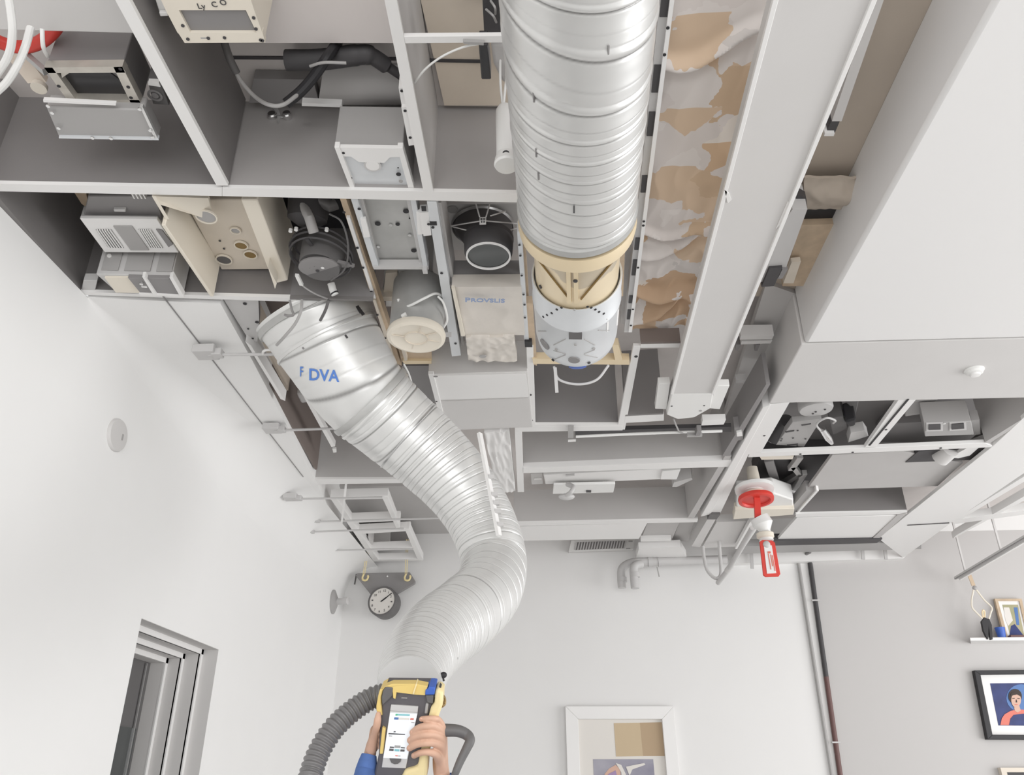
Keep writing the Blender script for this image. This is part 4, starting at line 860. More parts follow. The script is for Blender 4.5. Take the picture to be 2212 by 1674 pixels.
def rod(lbl, cx, cy, x1, y1, z, w=.05, hook=False, zc=None):
    a, b = az(cx, cy, z), az(x1, y1, z); t = thing('wall_rod', lbl, 'rod', a, 'rods fixed along the left wall')
    MB().tube([a, b], .006, 10).build('rod', 'light_grey', t)
    MB().box(a + V(-.01, 0, .012), (w * 1.5, w * 1.3, w * .6)).box(a + V(.035, 0, .005), (w * .7, w * .7, w * .5)).build('clip_block', 'light_grey', t, bevel=.003)
    if hook: MB().tube(sp([az(568, 764, z - .0), az(570, 758, z), az(580, 756, z), az(606, 758, z)]), .005, 8).build('hook', 'white_trim', t); MB().lathe(b, b - a, [(.012, -.01), (.012, .01)], 14).build('end_cap', 'steel', t)
    return t
rod('grey rod with stepped clip, topmost on the white soffit, ending at the wide duct', 450, 766, 606, 765, 2.955, .055, True)
rod('grey rod on the white soffit below the topmost rod, ending behind the wide duct', 592, 930, 735, 925, 2.965)
rod('grey rod fixed along the top bar of the white frame near the far left corner', 632, 1078, 826, 1074, 2.93, .05)
rod('long grey rod crossing the middle of the white frame near the far left corner', 674, 1127, 952, 1119, 2.965, .04)
rod('grey rod crossing the white frame where its right side is broken', 660, 1149, 872, 1142, 2.93, .055)
rod('grey rod crossing low on the white frame above the yellow straps', 702, 1189, 893, 1185, 2.95, .055)
tag(MB().bar(az(648, 1150, 2.93), az(690, 1190, 2.93), .025, .02).bar(az(690, 1190, 2.93), az(716, 1215, 2.93), .03, .02).build('wall_batten', 'light_grey'), 'pale batten joining the lower rod clips on the left wall', 'rail')
t = frame('rod_rack', 'white rectangular hanging frame near the far left corner', [
    [(713, 1076), (727, 1076), (819, 1212), (807, 1213)], [(825, 1074), (838, 1073), (864, 1140), (856, 1141)], [(874, 1143), (884, 1142), (914, 1210), (903, 1211)],
    [(713, 1074), (838, 1071), (838, 1077), (714, 1080)], [(752, 1124), (864, 1120), (865, 1125), (754, 1130)], [(768, 1148), (886, 1142), (887, 1147), (772, 1154)], [(800, 1186), (896, 1182), (898, 1186), (802, 1190)], [(808, 1209), (914, 1207), (914, 1211), (808, 1213)]], h=.05)
struct(slabm([(768, 1150), (880, 1146), (905, 1205), (800, 1205)], 3.16, .05).build('trim_13', 'grey_board'))
t = thing('ceiling_box', 'small grey box and panel seen through the hanging frame', 'box', az(820, 1178, 3.08))
slabm([(806, 1170), (842, 1169), (842, 1182), (804, 1183)], 3.08, .1).build('housing', 'light_board', t); slabm([(795, 1160), (806, 1172), (806, 1186), (797, 1170)], 3.03, .1).build('side_plate', 'panel_paint', t)
struct(slabm([(715, 1050), (1060, 1050), (1090, 1185), (790, 1185)], 3.25, .03).build('trim_14', 'light_board'))
tag(MB().bar(az(748, 1040, 3.05), az(744, 1078, 2.97), .012, .012).bar(az(744, 1078, 2.98), az(738, 1130, 2.96), .012, .012).build('hanger_rod', 'white_trim'), 'thin white hanger rod between the drilled board and the hanging frame', 'rod')
# clock bracket, clock, straps
t = thing('clock_bracket', 'dark grey trapezoid bracket plate above the clock', 'bracket', ay(830, 1285, 5.9))
MB().prism([ay(*p, 5.86) for p in ((768, 1243), (772, 1238), (885, 1236), (897, 1255), (896, 1260), (850, 1287), (803, 1287))], (0, .03, 0)).build('plate', 'mid_grey', t, bevel=.003)
MB().lathe(ay(837, 1245, 5.86), (0, -1, 0), [(.006, 0), (.006, .004)], 12).build('screw', 'white_trim', t)
MB().bar(ay(770, 1240, 5.9), ay(766, 1262, 5.95), .01, .01).build('hook', 'charcoal_grey', t)
for (x0, y0, x1, y1), l in (((794, 1192, 786, 1240), 'left yellow strap with hook holding the clock bracket'), ((880, 1165, 877, 1240), 'right yellow strap with hook holding the clock bracket')):
    t = thing('hanging_strap', l, 'strap', ay(x1, y1 + 14, 5.83), 'yellow straps of the clock bracket')
    P0, P1 = ay(x0, y0, 5.80), ay(x1, y1, 5.82)
    for o in (-.006, .006): MB().bar(P0 + V(o, 0, 0), P1 + V(o, 0, 0), .005, .003, (0, 1, 0)).build('band', 'pale_yellow', t)
    MB().tube(sp([P1 + V(.0, 0, .0), P1 + V(-.008, 0, -.025), P1 + V(.0, -.004, -.045), P1 + V(.025, -.004, -.045), P1 + V(.034, 0, -.02), P1 + V(.028, 0, -.012)]), .007, 10).build('hook', 'pale_yellow', t)
cb_, cf_ = ay(836, 1307, 5.90), ay(825, 1298, 5.80); ca2 = (cf_ - cb_).normalized(); rc = .107
t = thing('wall_clock', 'round black-rimmed clock with a white face under the grey bracket', 'clock', cb_ - V(0, 0, rc))
MB().lathe(cb_, ca2, [(rc * .9, -.02), (rc, .0), (rc * 1.02, (cf_ - cb_).length * .95), (rc * .99, (cf_ - cb_).length + .004), (rc * .9, (cf_ - cb_).length + .004), (rc * .88, (cf_ - cb_).length - .004)], 48).build('casing', 'charcoal_grey', t)
L_ = (cf_ - cb_).length; fc = cb_ + ca2 * (L_ - .002); MB().lathe(fc, ca2, [(rc * .885, -.002), (rc * .885, .001)], 48).build('face', 'mat_board', t)
ux = (RT - ca2 * RT.dot(ca2)).normalized(); uy = ca2.cross(ux); uy = uy if uy.z > 0 else -uy
for k in range(12):
    a = math.radians(30 * k + 8); e = ux * math.sin(a) + uy * math.cos(a); s_ = ux * math.cos(a) - uy * math.sin(a); o = fc + e * rc * .70 + ca2 * .002
    if k in (3, 9): MB().bar(o - e * .006, o + e * .006, .008, .002, ca2).build('hour_mark', 'charcoal', t)
    else: textm(str(12 if k == 0 else k), o - ux * .009 - uy * .008, ux, uy, .024, 'charcoal', t, 'numeral')
for e, w_ in ((ux * .072 + uy * .052, .006), (ux * .034 + uy * .024, .009)): MB().bar(fc + ca2 * .004 - e * .12, fc + ca2 * .004 + e, w_, .002, ca2).build('hand', 'black', t)
# wall knob and wall plate, detector
p = ax(719, 1300, LWX); t = thing('wall_fitting', 'grey round wall fitting with a short stem near the left corner', 'knob', p)
MB().lathe(p + V(.012, 0, 0), (1, .0, 0), [(.05, -.02), (.084, -.012), (.084, -.004), (.05, .012), (.03, .02)], 40).build('plate', 'grey_plastic', t)
MB().lathe(p + V(.02, 0, 0), (1, -.3, 0), [(.024, 0), (.022, .05), (.026, .08), (.026, .10), (.018, .105)], 20).build('stem', 'light_grey', t)
p = ax(250, 940, LWX); r_ = 36 / F * (p - EYE).dot(FW); t = thing('wall_plate', 'round pale cover plate with a screw on the left wall', 'plate', p)
MB().lathe(p, (1, 0, 0), [(r_, 0), (r_, .008), (r_ * .95, .013), (.01, .014)], 48).build('cover', 'panel_paint', t); MB().box(p + V(.015, .02, .0), (.004, .006, .022)).build('screw', 'grey_plastic', t)
c = az(2104, 799, 3.0); t = thing('smoke_detector', 'round white detector on the grey panel at the right', 'detector', c - V(0, 0, .03))
MB().lathe(c, DN, [(.038, -.002), (.038, .004), (.032, .008), (.03, .016), (.024, .019)], 40).build('base', 'white_plastic', t); MB().lathe(c, DN, [(.021, .015), (.018, .026), (.008, .028)], 30).build('sensor', 'white_trim', t)
# ---------------------------------------------------------------- far ceiling right of the duct
t = thing('tube_light', 'white tube light housing under the long far board', 'ceiling light', az(1330, 1035, 3.02))
slabm([(1174, 1026), (1468, 1012), (1462, 1034), (1178, 1046)], 3.03, .10).build('housing', 'white_trim', t, bevel=.004)
slabm([(1430, 1018), (1470, 1015), (1462, 1036), (1426, 1036)], 3.02, .06).build('end_cap', 'white_plastic', t, bevel=.003); strip(t, 'switch', [(1222, 1026), (1241, 1025), (1241, 1028), (1222, 1029)], 3.025, .01, 'light_grey')
t = thing('sensor_panel', 'white panel with a curved nozzle hanging under the tube light', 'panel', az(1262, 1058, 3.0))
slabm([(1196, 1048), (1329, 1045), (1325, 1064), (1194, 1067)], 3.0, .015).build('panel', 'white_plastic', t, bevel=.002); strip(t, 'connector', [(1266, 1061), (1277, 1061), (1277, 1064), (1266, 1064)], 2.995, .008, 'charcoal')
MB().tube(sp([az(1226, 1046, 2.99), az(1238, 1052, 2.96), az(1234, 1062, 2.93), az(1224, 1070, 2.92)]), [.014] * 12 + [.013] * 6 + [.012] * 7, 14).build('nozzle_arm', 'light_grey', t); MB().ball(az(1224, 1073, 2.92), (.045, .03, .018)).build('nozzle', 'light_grey', t)
t = hung('bracket_box', 'small white bracket box at the left end of the tube light', 'bracket', [(1146, 1023), (1172, 1022), (1173, 1045), (1148, 1047)], 3.06, 'panel_paint')
strip(t, 'slot', [(1154, 1034), (1170, 1033), (1170, 1036), (1154, 1037)], 3.055, .006, 'white_trim')
tag(slabm([(1456, 1042), (1494, 1032), (1496, 1036), (1462, 1052), (1452, 1052)], 3.05, .28).build('deflector_blade', 'light_grey'), 'slanted pale blade right of the tube light', 'blade')
cable('pipe_line', 'thin grey pipe lying along the dark gap beyond the square frame', 'pipe', [az(1244, 943, 2.99), az(1400, 936, 2.99), az(1560, 931, 2.99)], .007, 'white_plastic')
tag(slabm([(1243, 931), (1580, 922), (1580, 933), (1243, 943)], 3.02, .02).build('gap_board', 'charcoal'), 'black board strip behind the thin pipe beyond the square frame', 'board')
t = thing('valve_block', 'small grey valve block and pin at the tip of the linear light', 'valve', az(1505, 936, 2.97))
MB().box(az(1500, 938, 2.98), (.07, .02, .02)).build('block', 'grey_plastic', t); MB().box(az(1508, 930, 2.98), (.02, .06, .03)).build('pin', 'mid_grey', t)
tag(slabm([(1518, 908), (1568, 907), (1563, 917), (1515, 919)], 2.995, .03).build('white_plate', 'white_trim'), 'white plate behind the end cap of the linear light', 'plate')
struct(slabm([(1655, 612), (1722, 636), (1742, 740), (1600, 960), (1545, 960)], 3.22, .03).build('trim_15', 'light_board'))
t = thing('drop_bracket', 'pale stepped bracket rails between the linear light and the right soffit', 'bracket', az(1635, 735, 3.15))
for q in ([(1600, 725), (1672, 724), (1668, 732), (1598, 734)], [(1602, 738), (1668, 736), (1664, 742), (1600, 744)]): strip(t, 'rail', q, 3.15, .05, 'panel_paint')
for q in ([(1634, 744), (1642, 744), (1636, 758), (1630, 758)], [(1590, 744), (1602, 744), (1594, 758), (1588, 756)]): strip(t, 'leg', q, 3.17, .04, 'mid_grey')
strip(t, 'foot', [(1590, 821), (1612, 820), (1609, 827), (1590, 828)], 3.17, .03, 'light_grey')
board('divider_board', [(1560, 985), (1575, 985), (1664, 830), (1655, 830)], 'dark grey slanted board between the linear light and the right grid', m='mid_grey', edge='mid_grey', top=3.15)
tag(slabm([(1586, 925), (1606, 922), (1606, 950), (1588, 953)], 3.0, .06).build('junction_box', 'mid_grey', bevel=.003), 'small dark junction box beside the upper end of the diagonal rail', 'box')
tag(slabm([(1591, 935), (1602, 932), (1604, 942), (1592, 943)], 2.99, .012).build('cover_plate', 'white_trim'), 'white cover plate on the small dark junction box', 'plate')
t = thing('soffit_panel', 'white flat panel between the long far board and the wall vent', 'panel', az(1250, 1150, 3.0))
slabm([(1112, 1138), (1398, 1130), (1380, 1164), (1124, 1168)], 3.0, .02).build('panel', 'white_trim', t)
t = thing('vent_grille', 'white vent grille with many upright slats on the far wall', 'vent', ay(1300, 1190, 5.94))
gq = [(1234, 1167), (1372, 1164), (1368, 1187), (1228, 1191)]
MB().prism([ay(*p, 5.95) for p in gq], (0, .05, 0)).build('duct_box', 'panel_paint', t, bevel=.004)
MB().prism([ay(*p, 5.94) for p in gq], (0, .014, 0)).build('frame', 'white_plastic', t, bevel=.002)
MB().prism([ay(*p, 5.938) for p in ((1246, 1171), (1352, 1168), (1348, 1184), (1242, 1188))], (0, .004, 0)).build('recess', 'mid_grey', t)
for k in range(19):
    u = k / 18; MB().bar(ay(1246 + 106 * u, 1171 - 3 * u, 5.935), ay(1242 + 106 * u, 1188 - 4 * u, 5.935), .009, .006, (0, 1, 0)).build('slat', 'light_grey', t)
for p in ((1362, 1169), (1357, 1185)): MB().box(ay(*p, 5.935), (.03, .004, .008)).build('latch', 'grey_plastic', t)
t = thing('ceiling_tray', 'pair of grey panels with a thin rail beside the white soffit panel', 'panel', az(1440, 1150, 3.02))
slabm([(1398, 1131), (1468, 1128), (1452, 1165), (1384, 1168)], 3.06, .05).build('panel', 'light_board', t); slabm([(1468, 1128), (1500, 1126), (1486, 1170), (1452, 1168)], 3.08, .05).build('panel', 'light_board', t); slabm([(1384, 1166), (1450, 1164), (1449, 1168), (1384, 1170)], 3.03, .03).build('rail', 'white_trim', t)
slabm([(1380, 1186), (1470, 1181), (1483, 1203), (1374, 1206)], 3.0, .05).build('end_panel', 'white_trim', t)
t = thing('access_panel', 'white square access panel right of the red valve', 'panel', az(1800, 1145, 3.0))
slabm([(1721, 1119), (1938, 1113), (1882, 1163), (1678, 1167)], 3.0, .02).build('panel', 'white_trim', t, bevel=.002)
slabm([(1938, 1113), (1960, 1108), (1898, 1164), (1884, 1164)], 2.995, .03).build('frame_bar', 'light_board', t)
tag(slabm([(1798, 983), (1950, 975), (2080, 1000), (2026, 1050), (1742, 1059)], 3.04, .02).build('ceiling_panel', 'light_board', bevel=.002), 'large grey ceiling panel in the right grid beside the dark machine', 'panel')
t = thing('ceiling_opening', 'dark opening with white pipe ends in the grey panel at the right', 'opening', az(2045, 985, 3.02))
slabm([(1984, 975), (2130, 966), (2134, 992), (1956, 999)], 3.035, .02).build('recess', 'charcoal', t)
MB().tube([az(2030, 990, 3.02), az(2052, 970, 3.04)], .045, 18).build('pipe', 'panel_paint', t); slabm([(2052, 988), (2100, 962), (2120, 962), (2095, 984), (2070, 990)], 3.02, .02).build('pipe_shell', 'white_trim', t)
t = thing('ceiling_panel', 'white far panel between the diagonal plank and the far wall', 'panel', az(1935, 1150, 3.0))
slabm([(1962, 1133), (2050, 1130), (2016, 1160), (1926, 1164)], 3.01, .02).build('panel', 'panel_paint', t); MB().bar(az(1960, 1134, 3.0), az(2050, 1129, 3.0), .012, .006).build('seam', 'charcoal', t)
t = thing('edge_beam', 'grey and white edge beam along the far wall under the right grid', 'beam', az(1750, 1190, 2.98))
slabm([(1664, 1168.5), (1906, 1164.5), (1894, 1173), (1655, 1179)], 2.988, .05).build('painted_shadow', 'charcoal', t); slabm([(1610, 1180), (1990, 1172), (1990, 1186), (1600, 1196)], 3.0, .05).build('channel', 'grey_plastic', t)  # the charcoal strip paints in the shadow gap at the far edge
P = [ay(1590, 1196, 5.93), ay(1972, 1184, 5.93), ay(1952, 1206, 5.93), ay(1585, 1217, 5.93)]
MB().prism(P, (0, .07, 0)).build('fascia', 'white_trim', t)
for x in (1622, 1862, 1911): MB().bar(ay(x, 1178, 5.90), ay(x + 3, 1208 if x > 1700 else 1228, 5.90), .022, .012, (0, 1, 0)).build('hanger_tab', 'light_grey', t)
# outer right grid seen past the plank
frame('ceiling_grid', 'narrow white grid rails at the right picture edge beyond the diagonal plank', [
    [(2240, 1012), (2240, 1024), (2066, 1128), (2056, 1126)], [(2056, 1124), (2240, 1098), (2240, 1108), (2062, 1132)], [(2066, 1156), (2230, 1062), (2230, 1072), (2058, 1164)]])
struct(slabm([(2100, 960), (2300, 880), (2300, 1010), (2140, 1060)], 3.2, .03).build('trim_16', 'light_board'))
tag(slabm([(2240, 905), (2240, 935), (2160, 986), (2150, 978)], 3.005, .03).build('side_rail', 'white_trim'), 'short white rail at the right edge above the diagonal plank', 'rail')
board('side_board', [(2128, 955), (2136, 958), (2240, 893), (2236, 888)], 'grey side board of the right machine bay at the picture edge', m='light_board', edge='light_board', top=3.26)
# diagonal bright rail below the grid, and the bulkhead it ends on
t = thing('edge_angle', 'bright white angle rail running along the left side of the right grid', 'rail', az(1570, 1050, 2.99))
slabm([(1648, 880), (1664, 876), (1535, 1111), (1514, 1116)], 2.992, .06).build('rail', 'white_trim', t, bevel=.002); strip(t, 'end_cap', [(1534, 1111), (1556, 1111), (1548, 1122), (1528, 1122)], 2.985, .05, 'charcoal_grey')
tag(slabm([(1528, 1122), (1546, 1122), (1512, 1182), (1494, 1180)], 3.0, .08).build('bulkhead_board', 'panel_paint'), 'pale bulkhead strip below the end of the bright angle rail', 'board')
tag(slabm([(1548, 1128), (1640, 1124), (1606, 1180), (1516, 1184)], 3.02, .05).build('ceiling_panel', 'panel_paint'), 'pale panel left of the red tag, behind the hanging cable loop', 'panel')
# machine bay contents
struct(slabm([(1690, 860), (2140, 840), (2140, 962), (1650, 972)], 3.26, .03).build('trim_17', 'mid_grey'))
c = az(1763, 886, 3.06)
t = thing('motor_disc', 'round grey motor disc in the machine bay nearest the grey soffit panel', 'motor', c)
MB().lathe(c, (0, 0, 1), [(.03, -.004), (.072, 0), (.078, .01), (.076, .06), (.08, .07), (.07, .16)], 40).build('casing', 'light_grey', t)
for p in ((1756, 893), (1762, 889), (1782, 884)): disc(MB(), az(*p, 3.056), DN, .005, .003, 10).build('bolt', 'charcoal', t)
t = thing('machine_plate', 'grey drilled machine plate with slots in the left machine bay', 'plate', az(1728, 940, 3.03))
slabm([(1712, 912), (1775, 905), (1737, 965), (1676, 961)], 3.04, .03).build('plate', 'grey_plastic', t, bevel=.002)
for q in ([(1731, 918), (1752, 915), (1751, 917), (1732, 920)], [(1696, 933), (1716, 930), (1715, 932), (1697, 935)], [(1700, 961), (1724, 959), (1723, 961), (1700, 963)]): strip(t, 'slot', q, 3.037, .004, 'charcoal')
for p in ((1723, 930), (1713, 946), (1689, 948), (1687, 952), (1740, 948), (1722, 963)): pdisc(t, 'hole', p, 3.038, .005, 'black', n=10)
t = thing('drive_motor', 'dark cylindrical drive motor lying in the left machine bay', 'motor', az(1690, 930, 3.08))
MB().tube([az(1672, 945, 3.08), az(1702, 910, 3.10)], .04, 24).build('casing', 'charcoal', t); MB().tube([az(1668, 950, 3.08), az(1672, 945, 3.08)], .02, 18).build('shaft', 'steel', t)
t = thing('air_fitting', 'chrome air fitting with a curled clear hose in the left machine bay', 'fitting', az(1785, 940, 3.03))
MB().tube([az(1776, 926, 3.04), az(1788, 944, 3.03), az(1796, 956, 3.03)], [.016, .02, .012], 16).build('fitting', 'chrome', t)
MB().tube(sp([az(1772, 930, 3.02), az(1764, 916, 3.01), az(1785, 903, 3.01), az(1804, 908, 3.02), az(1800, 914, 3.03)]), .005, 8).build('hose', 'light_grey', t)
t = thing('machine_block', 'dark machine block of stacked plates at the right of the left machine bay', 'machine', az(1840, 920, 3.06))
slabm([(1790, 905), (1822, 900), (1832, 925), (1800, 940)], 3.08, .12).build('block', 'charcoal_grey', t, bevel=.004); slabm([(1826, 912), (1850, 905), (1848, 920), (1834, 924)], 3.05, .1).build('cylinder', 'black', t, bevel=.01)
slabm([(1838, 935), (1868, 930), (1876, 942), (1832, 956)], 3.04, .05).build('mount', 'light_grey', t, bevel=.002); slabm([(1824, 868), (1856, 866), (1848, 900), (1838, 880)], 3.12, .1).build('shade', 'charcoal_grey', t, bevel=.006)
t = hung('control_box', 'grey control box with two square windows in the right machine bay', 'box', [(1996, 914), (2098, 910), (2104, 939), (1998, 943)], 3.03, 'grey_plastic', top=3.14)
strip(t, 'flange', [(2098, 908), (2116, 906), (2118, 938), (2100, 940)], 3.06, .05, 'grey_plastic')
for q in ([(2006, 918), (2032, 917), (2032, 928), (2006, 929)], [(2056, 917), (2082, 915), (2083, 926), (2056, 928)]):
    w = strip(t, 'bezel', [(q[0][0] - 5, q[0][1] - 3), (q[1][0] + 5, q[1][1] - 3), (q[2][0] + 5, q[2][1] + 3), (q[3][0] - 5, q[3][1] + 3)], 3.026, .006, 'light_grey'); MB().prism(pz(q, 3.023), (0, 0, .004)).build('window', 'charcoal', w)
pdisc(t, 'button', (2040, 915), 3.026, .006, 'white_plastic', n=12)
tag(slabm([(1900, 955), (1935, 915), (2000, 912), (2110, 938), (2085, 958)], 3.15, .11).build('cable_tray', 'mid_grey', bevel=.003), 'dark grey tray under the control box in the right machine bay', 'tray')
tag(slabm([(1960, 870), (2030, 860), (1990, 895), (1955, 900)], 3.15, .08).build('mounting_bracket', 'light_grey', bevel=.004), 'pale bracket at the back of the right machine bay', 'bracket')
# lower machine with the red valve
t = thing('pump_unit', 'dark pump unit of broken metal pieces under the cross rail beside the red valve', 'machine', az(1700, 1010, 3.05))
slabm([(1640, 992), (1740, 985), (1800, 985), (1752, 1055), (1690, 1062), (1628, 1030)], 3.16, .10).build('base', 'charcoal', t)
for a_, b_, w_, m_ in (((1660, 992), (1682, 1062), .05, 'mid_grey'), ((1690, 1045), (1730, 1020), .035, 'charcoal_grey'), ((1712, 1005), (1732, 1030), .03, 'light_grey'), ((1728, 985), (1708, 1012), .035, 'light_grey'), ((1738, 1020), (1698, 1082), .03, 'light_grey')):
    MB().bar(az(*a_, 3.13), az(*b_, 3.13), w_, .03).build('bracket_arm', m_, t, bevel=.003)
MB().prism(pz([(1690, 1058), (1725, 1068), (1722, 1082), (1700, 1075)], 3.10), (0, 0, .03)).build('broken_cover', 'white_trim', t); MB().prism(pz([(1640, 985), (1715, 985), (1712, 992), (1645, 993)], 3.03), (0, 0, .03)).build('cover', 'cream', t)
t = thing('grey_channel', 'slanted grey channel right of the dark pump unit', 'rail', az(1740, 1085, 3.02))
slabm([(1742, 1059), (1768, 1060), (1720, 1114), (1700, 1108)], 3.02, .06).build('channel', 'grey_plastic', t); strip(t, 'edge', [(1764, 1059), (1769, 1060), (1722, 1112), (1717, 1112)], 3.01, .03, 'white_trim')
t = thing('valve_box', 'white rectangular valve box carrying the red wheel', 'box', az(1650, 1110, 2.96))
slabm([(1588, 1102), (1716, 1099), (1714, 1112), (1584, 1122)], 2.97, .05).build('tray', 'cream', t, bevel=.003); slabm([(1592, 1072), (1672, 1066), (1714, 1080), (1714, 1104), (1590, 1110)], 2.99, .10).build('housing', 'white_plastic', t, bevel=.008)
for p in ((1645, 1098), (1672, 1103)): pdisc(t, 'screw', p, 2.988, .006, 'charcoal', n=10)
wy = az(1633, 1110, 2.93).y - .28
c = ay(1633, 1078, wy); t = thing('valve', 'red valve wheel on a white pipe with a red stem and white nozzle', 'valve', ay(1650, 1165, wy))
RX = 38 / F * (c - EYE).dot(FW)
MB().lathe(c, (0, .12, 1), [(RX * .97, -.012), (RX, 0), (RX * .97, .012), (RX * .80, .016), (RX * .76, .01), (RX * .74, -.004), (RX * .80, -.014)], 44, closed=True).build('wheel_rim', 'red', t)
MB().lathe(c, (0, .12, 1), [(RX * .78, -.002), (RX * .78, .006)], 40).build('wheel_disc', 'red', t); MB().lathe(c + V(0, 0, .04), (0, .12, 1), [(RX * .5, 0), (RX * 1.08, .01), (RX * 1.1, .03), (RX * .9, .04)], 44).build('flange', 'white_plastic', t)
MB().tube([c + V(0, 0, .03), ay(1629, 1040, wy), ay(1624, 1010, wy)], [.05, .035, .03], 20).build('supply_pipe', 'cream', t); MB().lathe(ay(1627, 1050, wy), (0, 0, 1), [(.06, -.03), (.06, .02), (.04, .03)], 28).build('pipe_collar', 'white_plastic', t)
MB().bar(c - V(0, .02, 0), ay(1637, 1118, wy - .02), .032, .022, (0, 1, 0)).build('stem', 'red', t)
MB().tube([ay(1640, 1118, wy), ay(1648, 1132, wy), ay(1652, 1146, wy), ay(1656, 1168, wy)], [.05, .055, .03, .038], 20).build('nozzle', 'white_plastic', t)
MB().lathe(ay(1653, 1157, wy), (0, 0, 1), [(.036, -.016), (.046, -.01), (.046, .012), (.036, .018)], 24).build('nozzle_ring', 'cream', t)
t = thing('warning_tag', 'red framed white tag hanging from the valve nozzle', 'tag', ay(1664, 1245, wy - .05))
tq = [(1641, 1170), (1647, 1166), (1668, 1167), (1674, 1172), (1686, 1240), (1682, 1245), (1654, 1246), (1649, 1242)]
MB().prism([ay(*p, wy - .05) for p in tq], (0, .012, 0)).build('frame', 'red', t, bevel=.002)
MB().prism([ay(*p, wy - .053) for p in ((1650, 1178), (1667, 1178), (1677, 1238), (1657, 1239))], (0, .006, 0)).build('card', 'white_trim', t)
o = ay(1662, 1196, wy - .0545); xd = ay(1668, 1230, wy - .05) - ay(1662, 1196, wy - .05)
sdv = Vector((xd.z, 0, -xd.x)).normalized()
for k_, (u0, u1, off) in enumerate(((0, 1.0, .006), (.05, .8, -.006), (.1, 1.1, -.014), (-.15, -.02, .0))): MB().bar(o + xd * u0 + sdv * off, o + xd * u1 + sdv * off, .005 if k_ < 3 else .016, .001, (0, 1, 0)).build('print_line', 'salmon', t)
MB().ball(ay(1656, 1176, wy - .05), (.02, .012, .02)).build('hook', 'light_grey', t)
# wall pipes and cable loops
t = thing('drain_pipe', 'grey plastic drain pipe with two downturned elbows on the far wall', 'pipe', ay(1440, 1240, 5.85))
MB().tube(sp([ay(1570, 1208, 5.85), ay(1480, 1211, 5.85), ay(1390, 1214, 5.85), ay(1362, 1216, 5.85), ay(1344, 1228, 5.85), ay(1342, 1248, 5.85), ay(1344, 1270, 5.85)]), .030, 18).build('pipe', 'light_grey', t)
MB().tube(sp([ay(1386, 1218, 5.80), ay(1372, 1222, 5.78), ay(1369, 1236, 5.78), ay(1372, 1271, 5.78)]), .030, 18).build('branch', 'light_grey', t)
for x, w_ in ((1400, 9), (1421, 3)): MB().tube([ay(x, 1214, 5.85), ay(x + w_, 1213.5, 5.85)], .036, 18).build('coupling', 'light_grey', t)
for p in ((1344, 1251, 5.85), (1371, 1241, 5.78)): MB().lathe(ay(*p), (0, 0, 1), [(.035, -.02), (.035, .012)], 18).build('coupling', 'light_grey', t)
MB().bar(ay(1419, 1224, 5.82), ay(1424, 1246, 5.82), .008, .004, (0, 1, 0)).build('tie_tail', 'grey_plastic', t)
cable('cable', 'grey cable hanging in a loop from the pale bulkhead strip', 'cable', [ay(1518, 1180, 5.5), ay(1521, 1205, 5.5), ay(1528, 1232, 5.5), ay(1545, 1249, 5.5), ay(1557, 1240, 5.5), ay(1555, 1195, 5.5), ay(1552, 1150, 5.5), ay(1547, 1120, 5.5)], .012, 'light_grey')
t = thing('support_rod', 'long thin grey rod slanting from the drain pipe up to the valve box', 'rod', ay(1553, 1260, 5.5))
MB().tube([ay(1551, 1259, 5.5), ay(1575, 1228, 5.3), ay(1626, 1140, 4.7)], .017, 12).build('rod', 'light_grey', t); MB().tube([ay(1571, 1233, 5.33), ay(1578, 1224, 5.28)], .021, 12).build('sleeve', 'panel_paint', t)
tag(slabm([(1620, 1128), (1650, 1122), (1606, 1186), (1588, 1186)], 2.98, .03).build('batten', 'white_trim'), 'white batten slanting behind the valve nozzle', 'batten')
# conduits down the far wall
def vpipe(name, lbl, x0, y0, x1, y1, r, m, Yv, m2=None):
    a, b = ay(x0, y0, Yv), ay(x1, y1, Yv); b = a + (b - a) * 1.6; t = thing(name, lbl, 'pipe', b)
    if m2: c = a + (b - a) * .36; MB().tube([a, c], r, 14).build('upper_pipe', m, t); MB().tube([c, b], r, 14).build('lower_pipe', m2, t)
    else: MB().tube([a, b], r, 14).build('pipe', m, t)
    return t, a, b
t, a, b = vpipe('conduit', 'thin grey conduit running down the far wall, left of the dark pipe', 1725, 1215, 1797, 1674, .011, 'grey_plastic', FWY - .015)
MB().tube([a, ay(1737, 1199, FWY - .05), ay(1750, 1192, FWY - .10)], .012, 12).build('elbow', 'mid_grey', t)
t, a, b = vpipe('conduit', 'dark brown pipe running down the far wall beside the thin grey conduit', 1748, 1205, 1815, 1674, .0165, 'charcoal', FWY - .02, 'maroon')
for u in (.135, .54): p = a + (b - a) * u; MB().box(p + V(0, -.012, 0), (.055, .012, .010)).build('clamp', 'light_grey', t)
MB().box(a + V(-.002, .005, .04), (.03, .02, .07)).build('upper_sleeve', 'panel_paint', t)
a, b = ay(1737, 1208, FWY - .004), ay(1806, 1674, FWY - .004); struct(MB().prism([a - V(.04, 0, 0), a + V(.04, 0, 0), b + (b - a) * .6 + V(.04, 0, 0), b + (b - a) * .6 - V(.04, 0, 0)], (0, .006, 0)).build('trim_18', 'white_trim'))
a, b = ay(1752, 1180, FWY - .003), ay(1816, 1674, FWY - .003)
mat('wall_shade', (.54, .525, .517), .75)
struct(MB().prism([a + V(0, 0, .1), V(4.55, FWY - .003, a.z + .1), V(4.55, FWY - .003, .01), b + (b - a) * 2.5], (0, .004, 0)).build('wall_right_shade', 'wall_shade')).name = 'trim_19'  # added thin sheet, its grey paints in the wall's shading right of the pipes
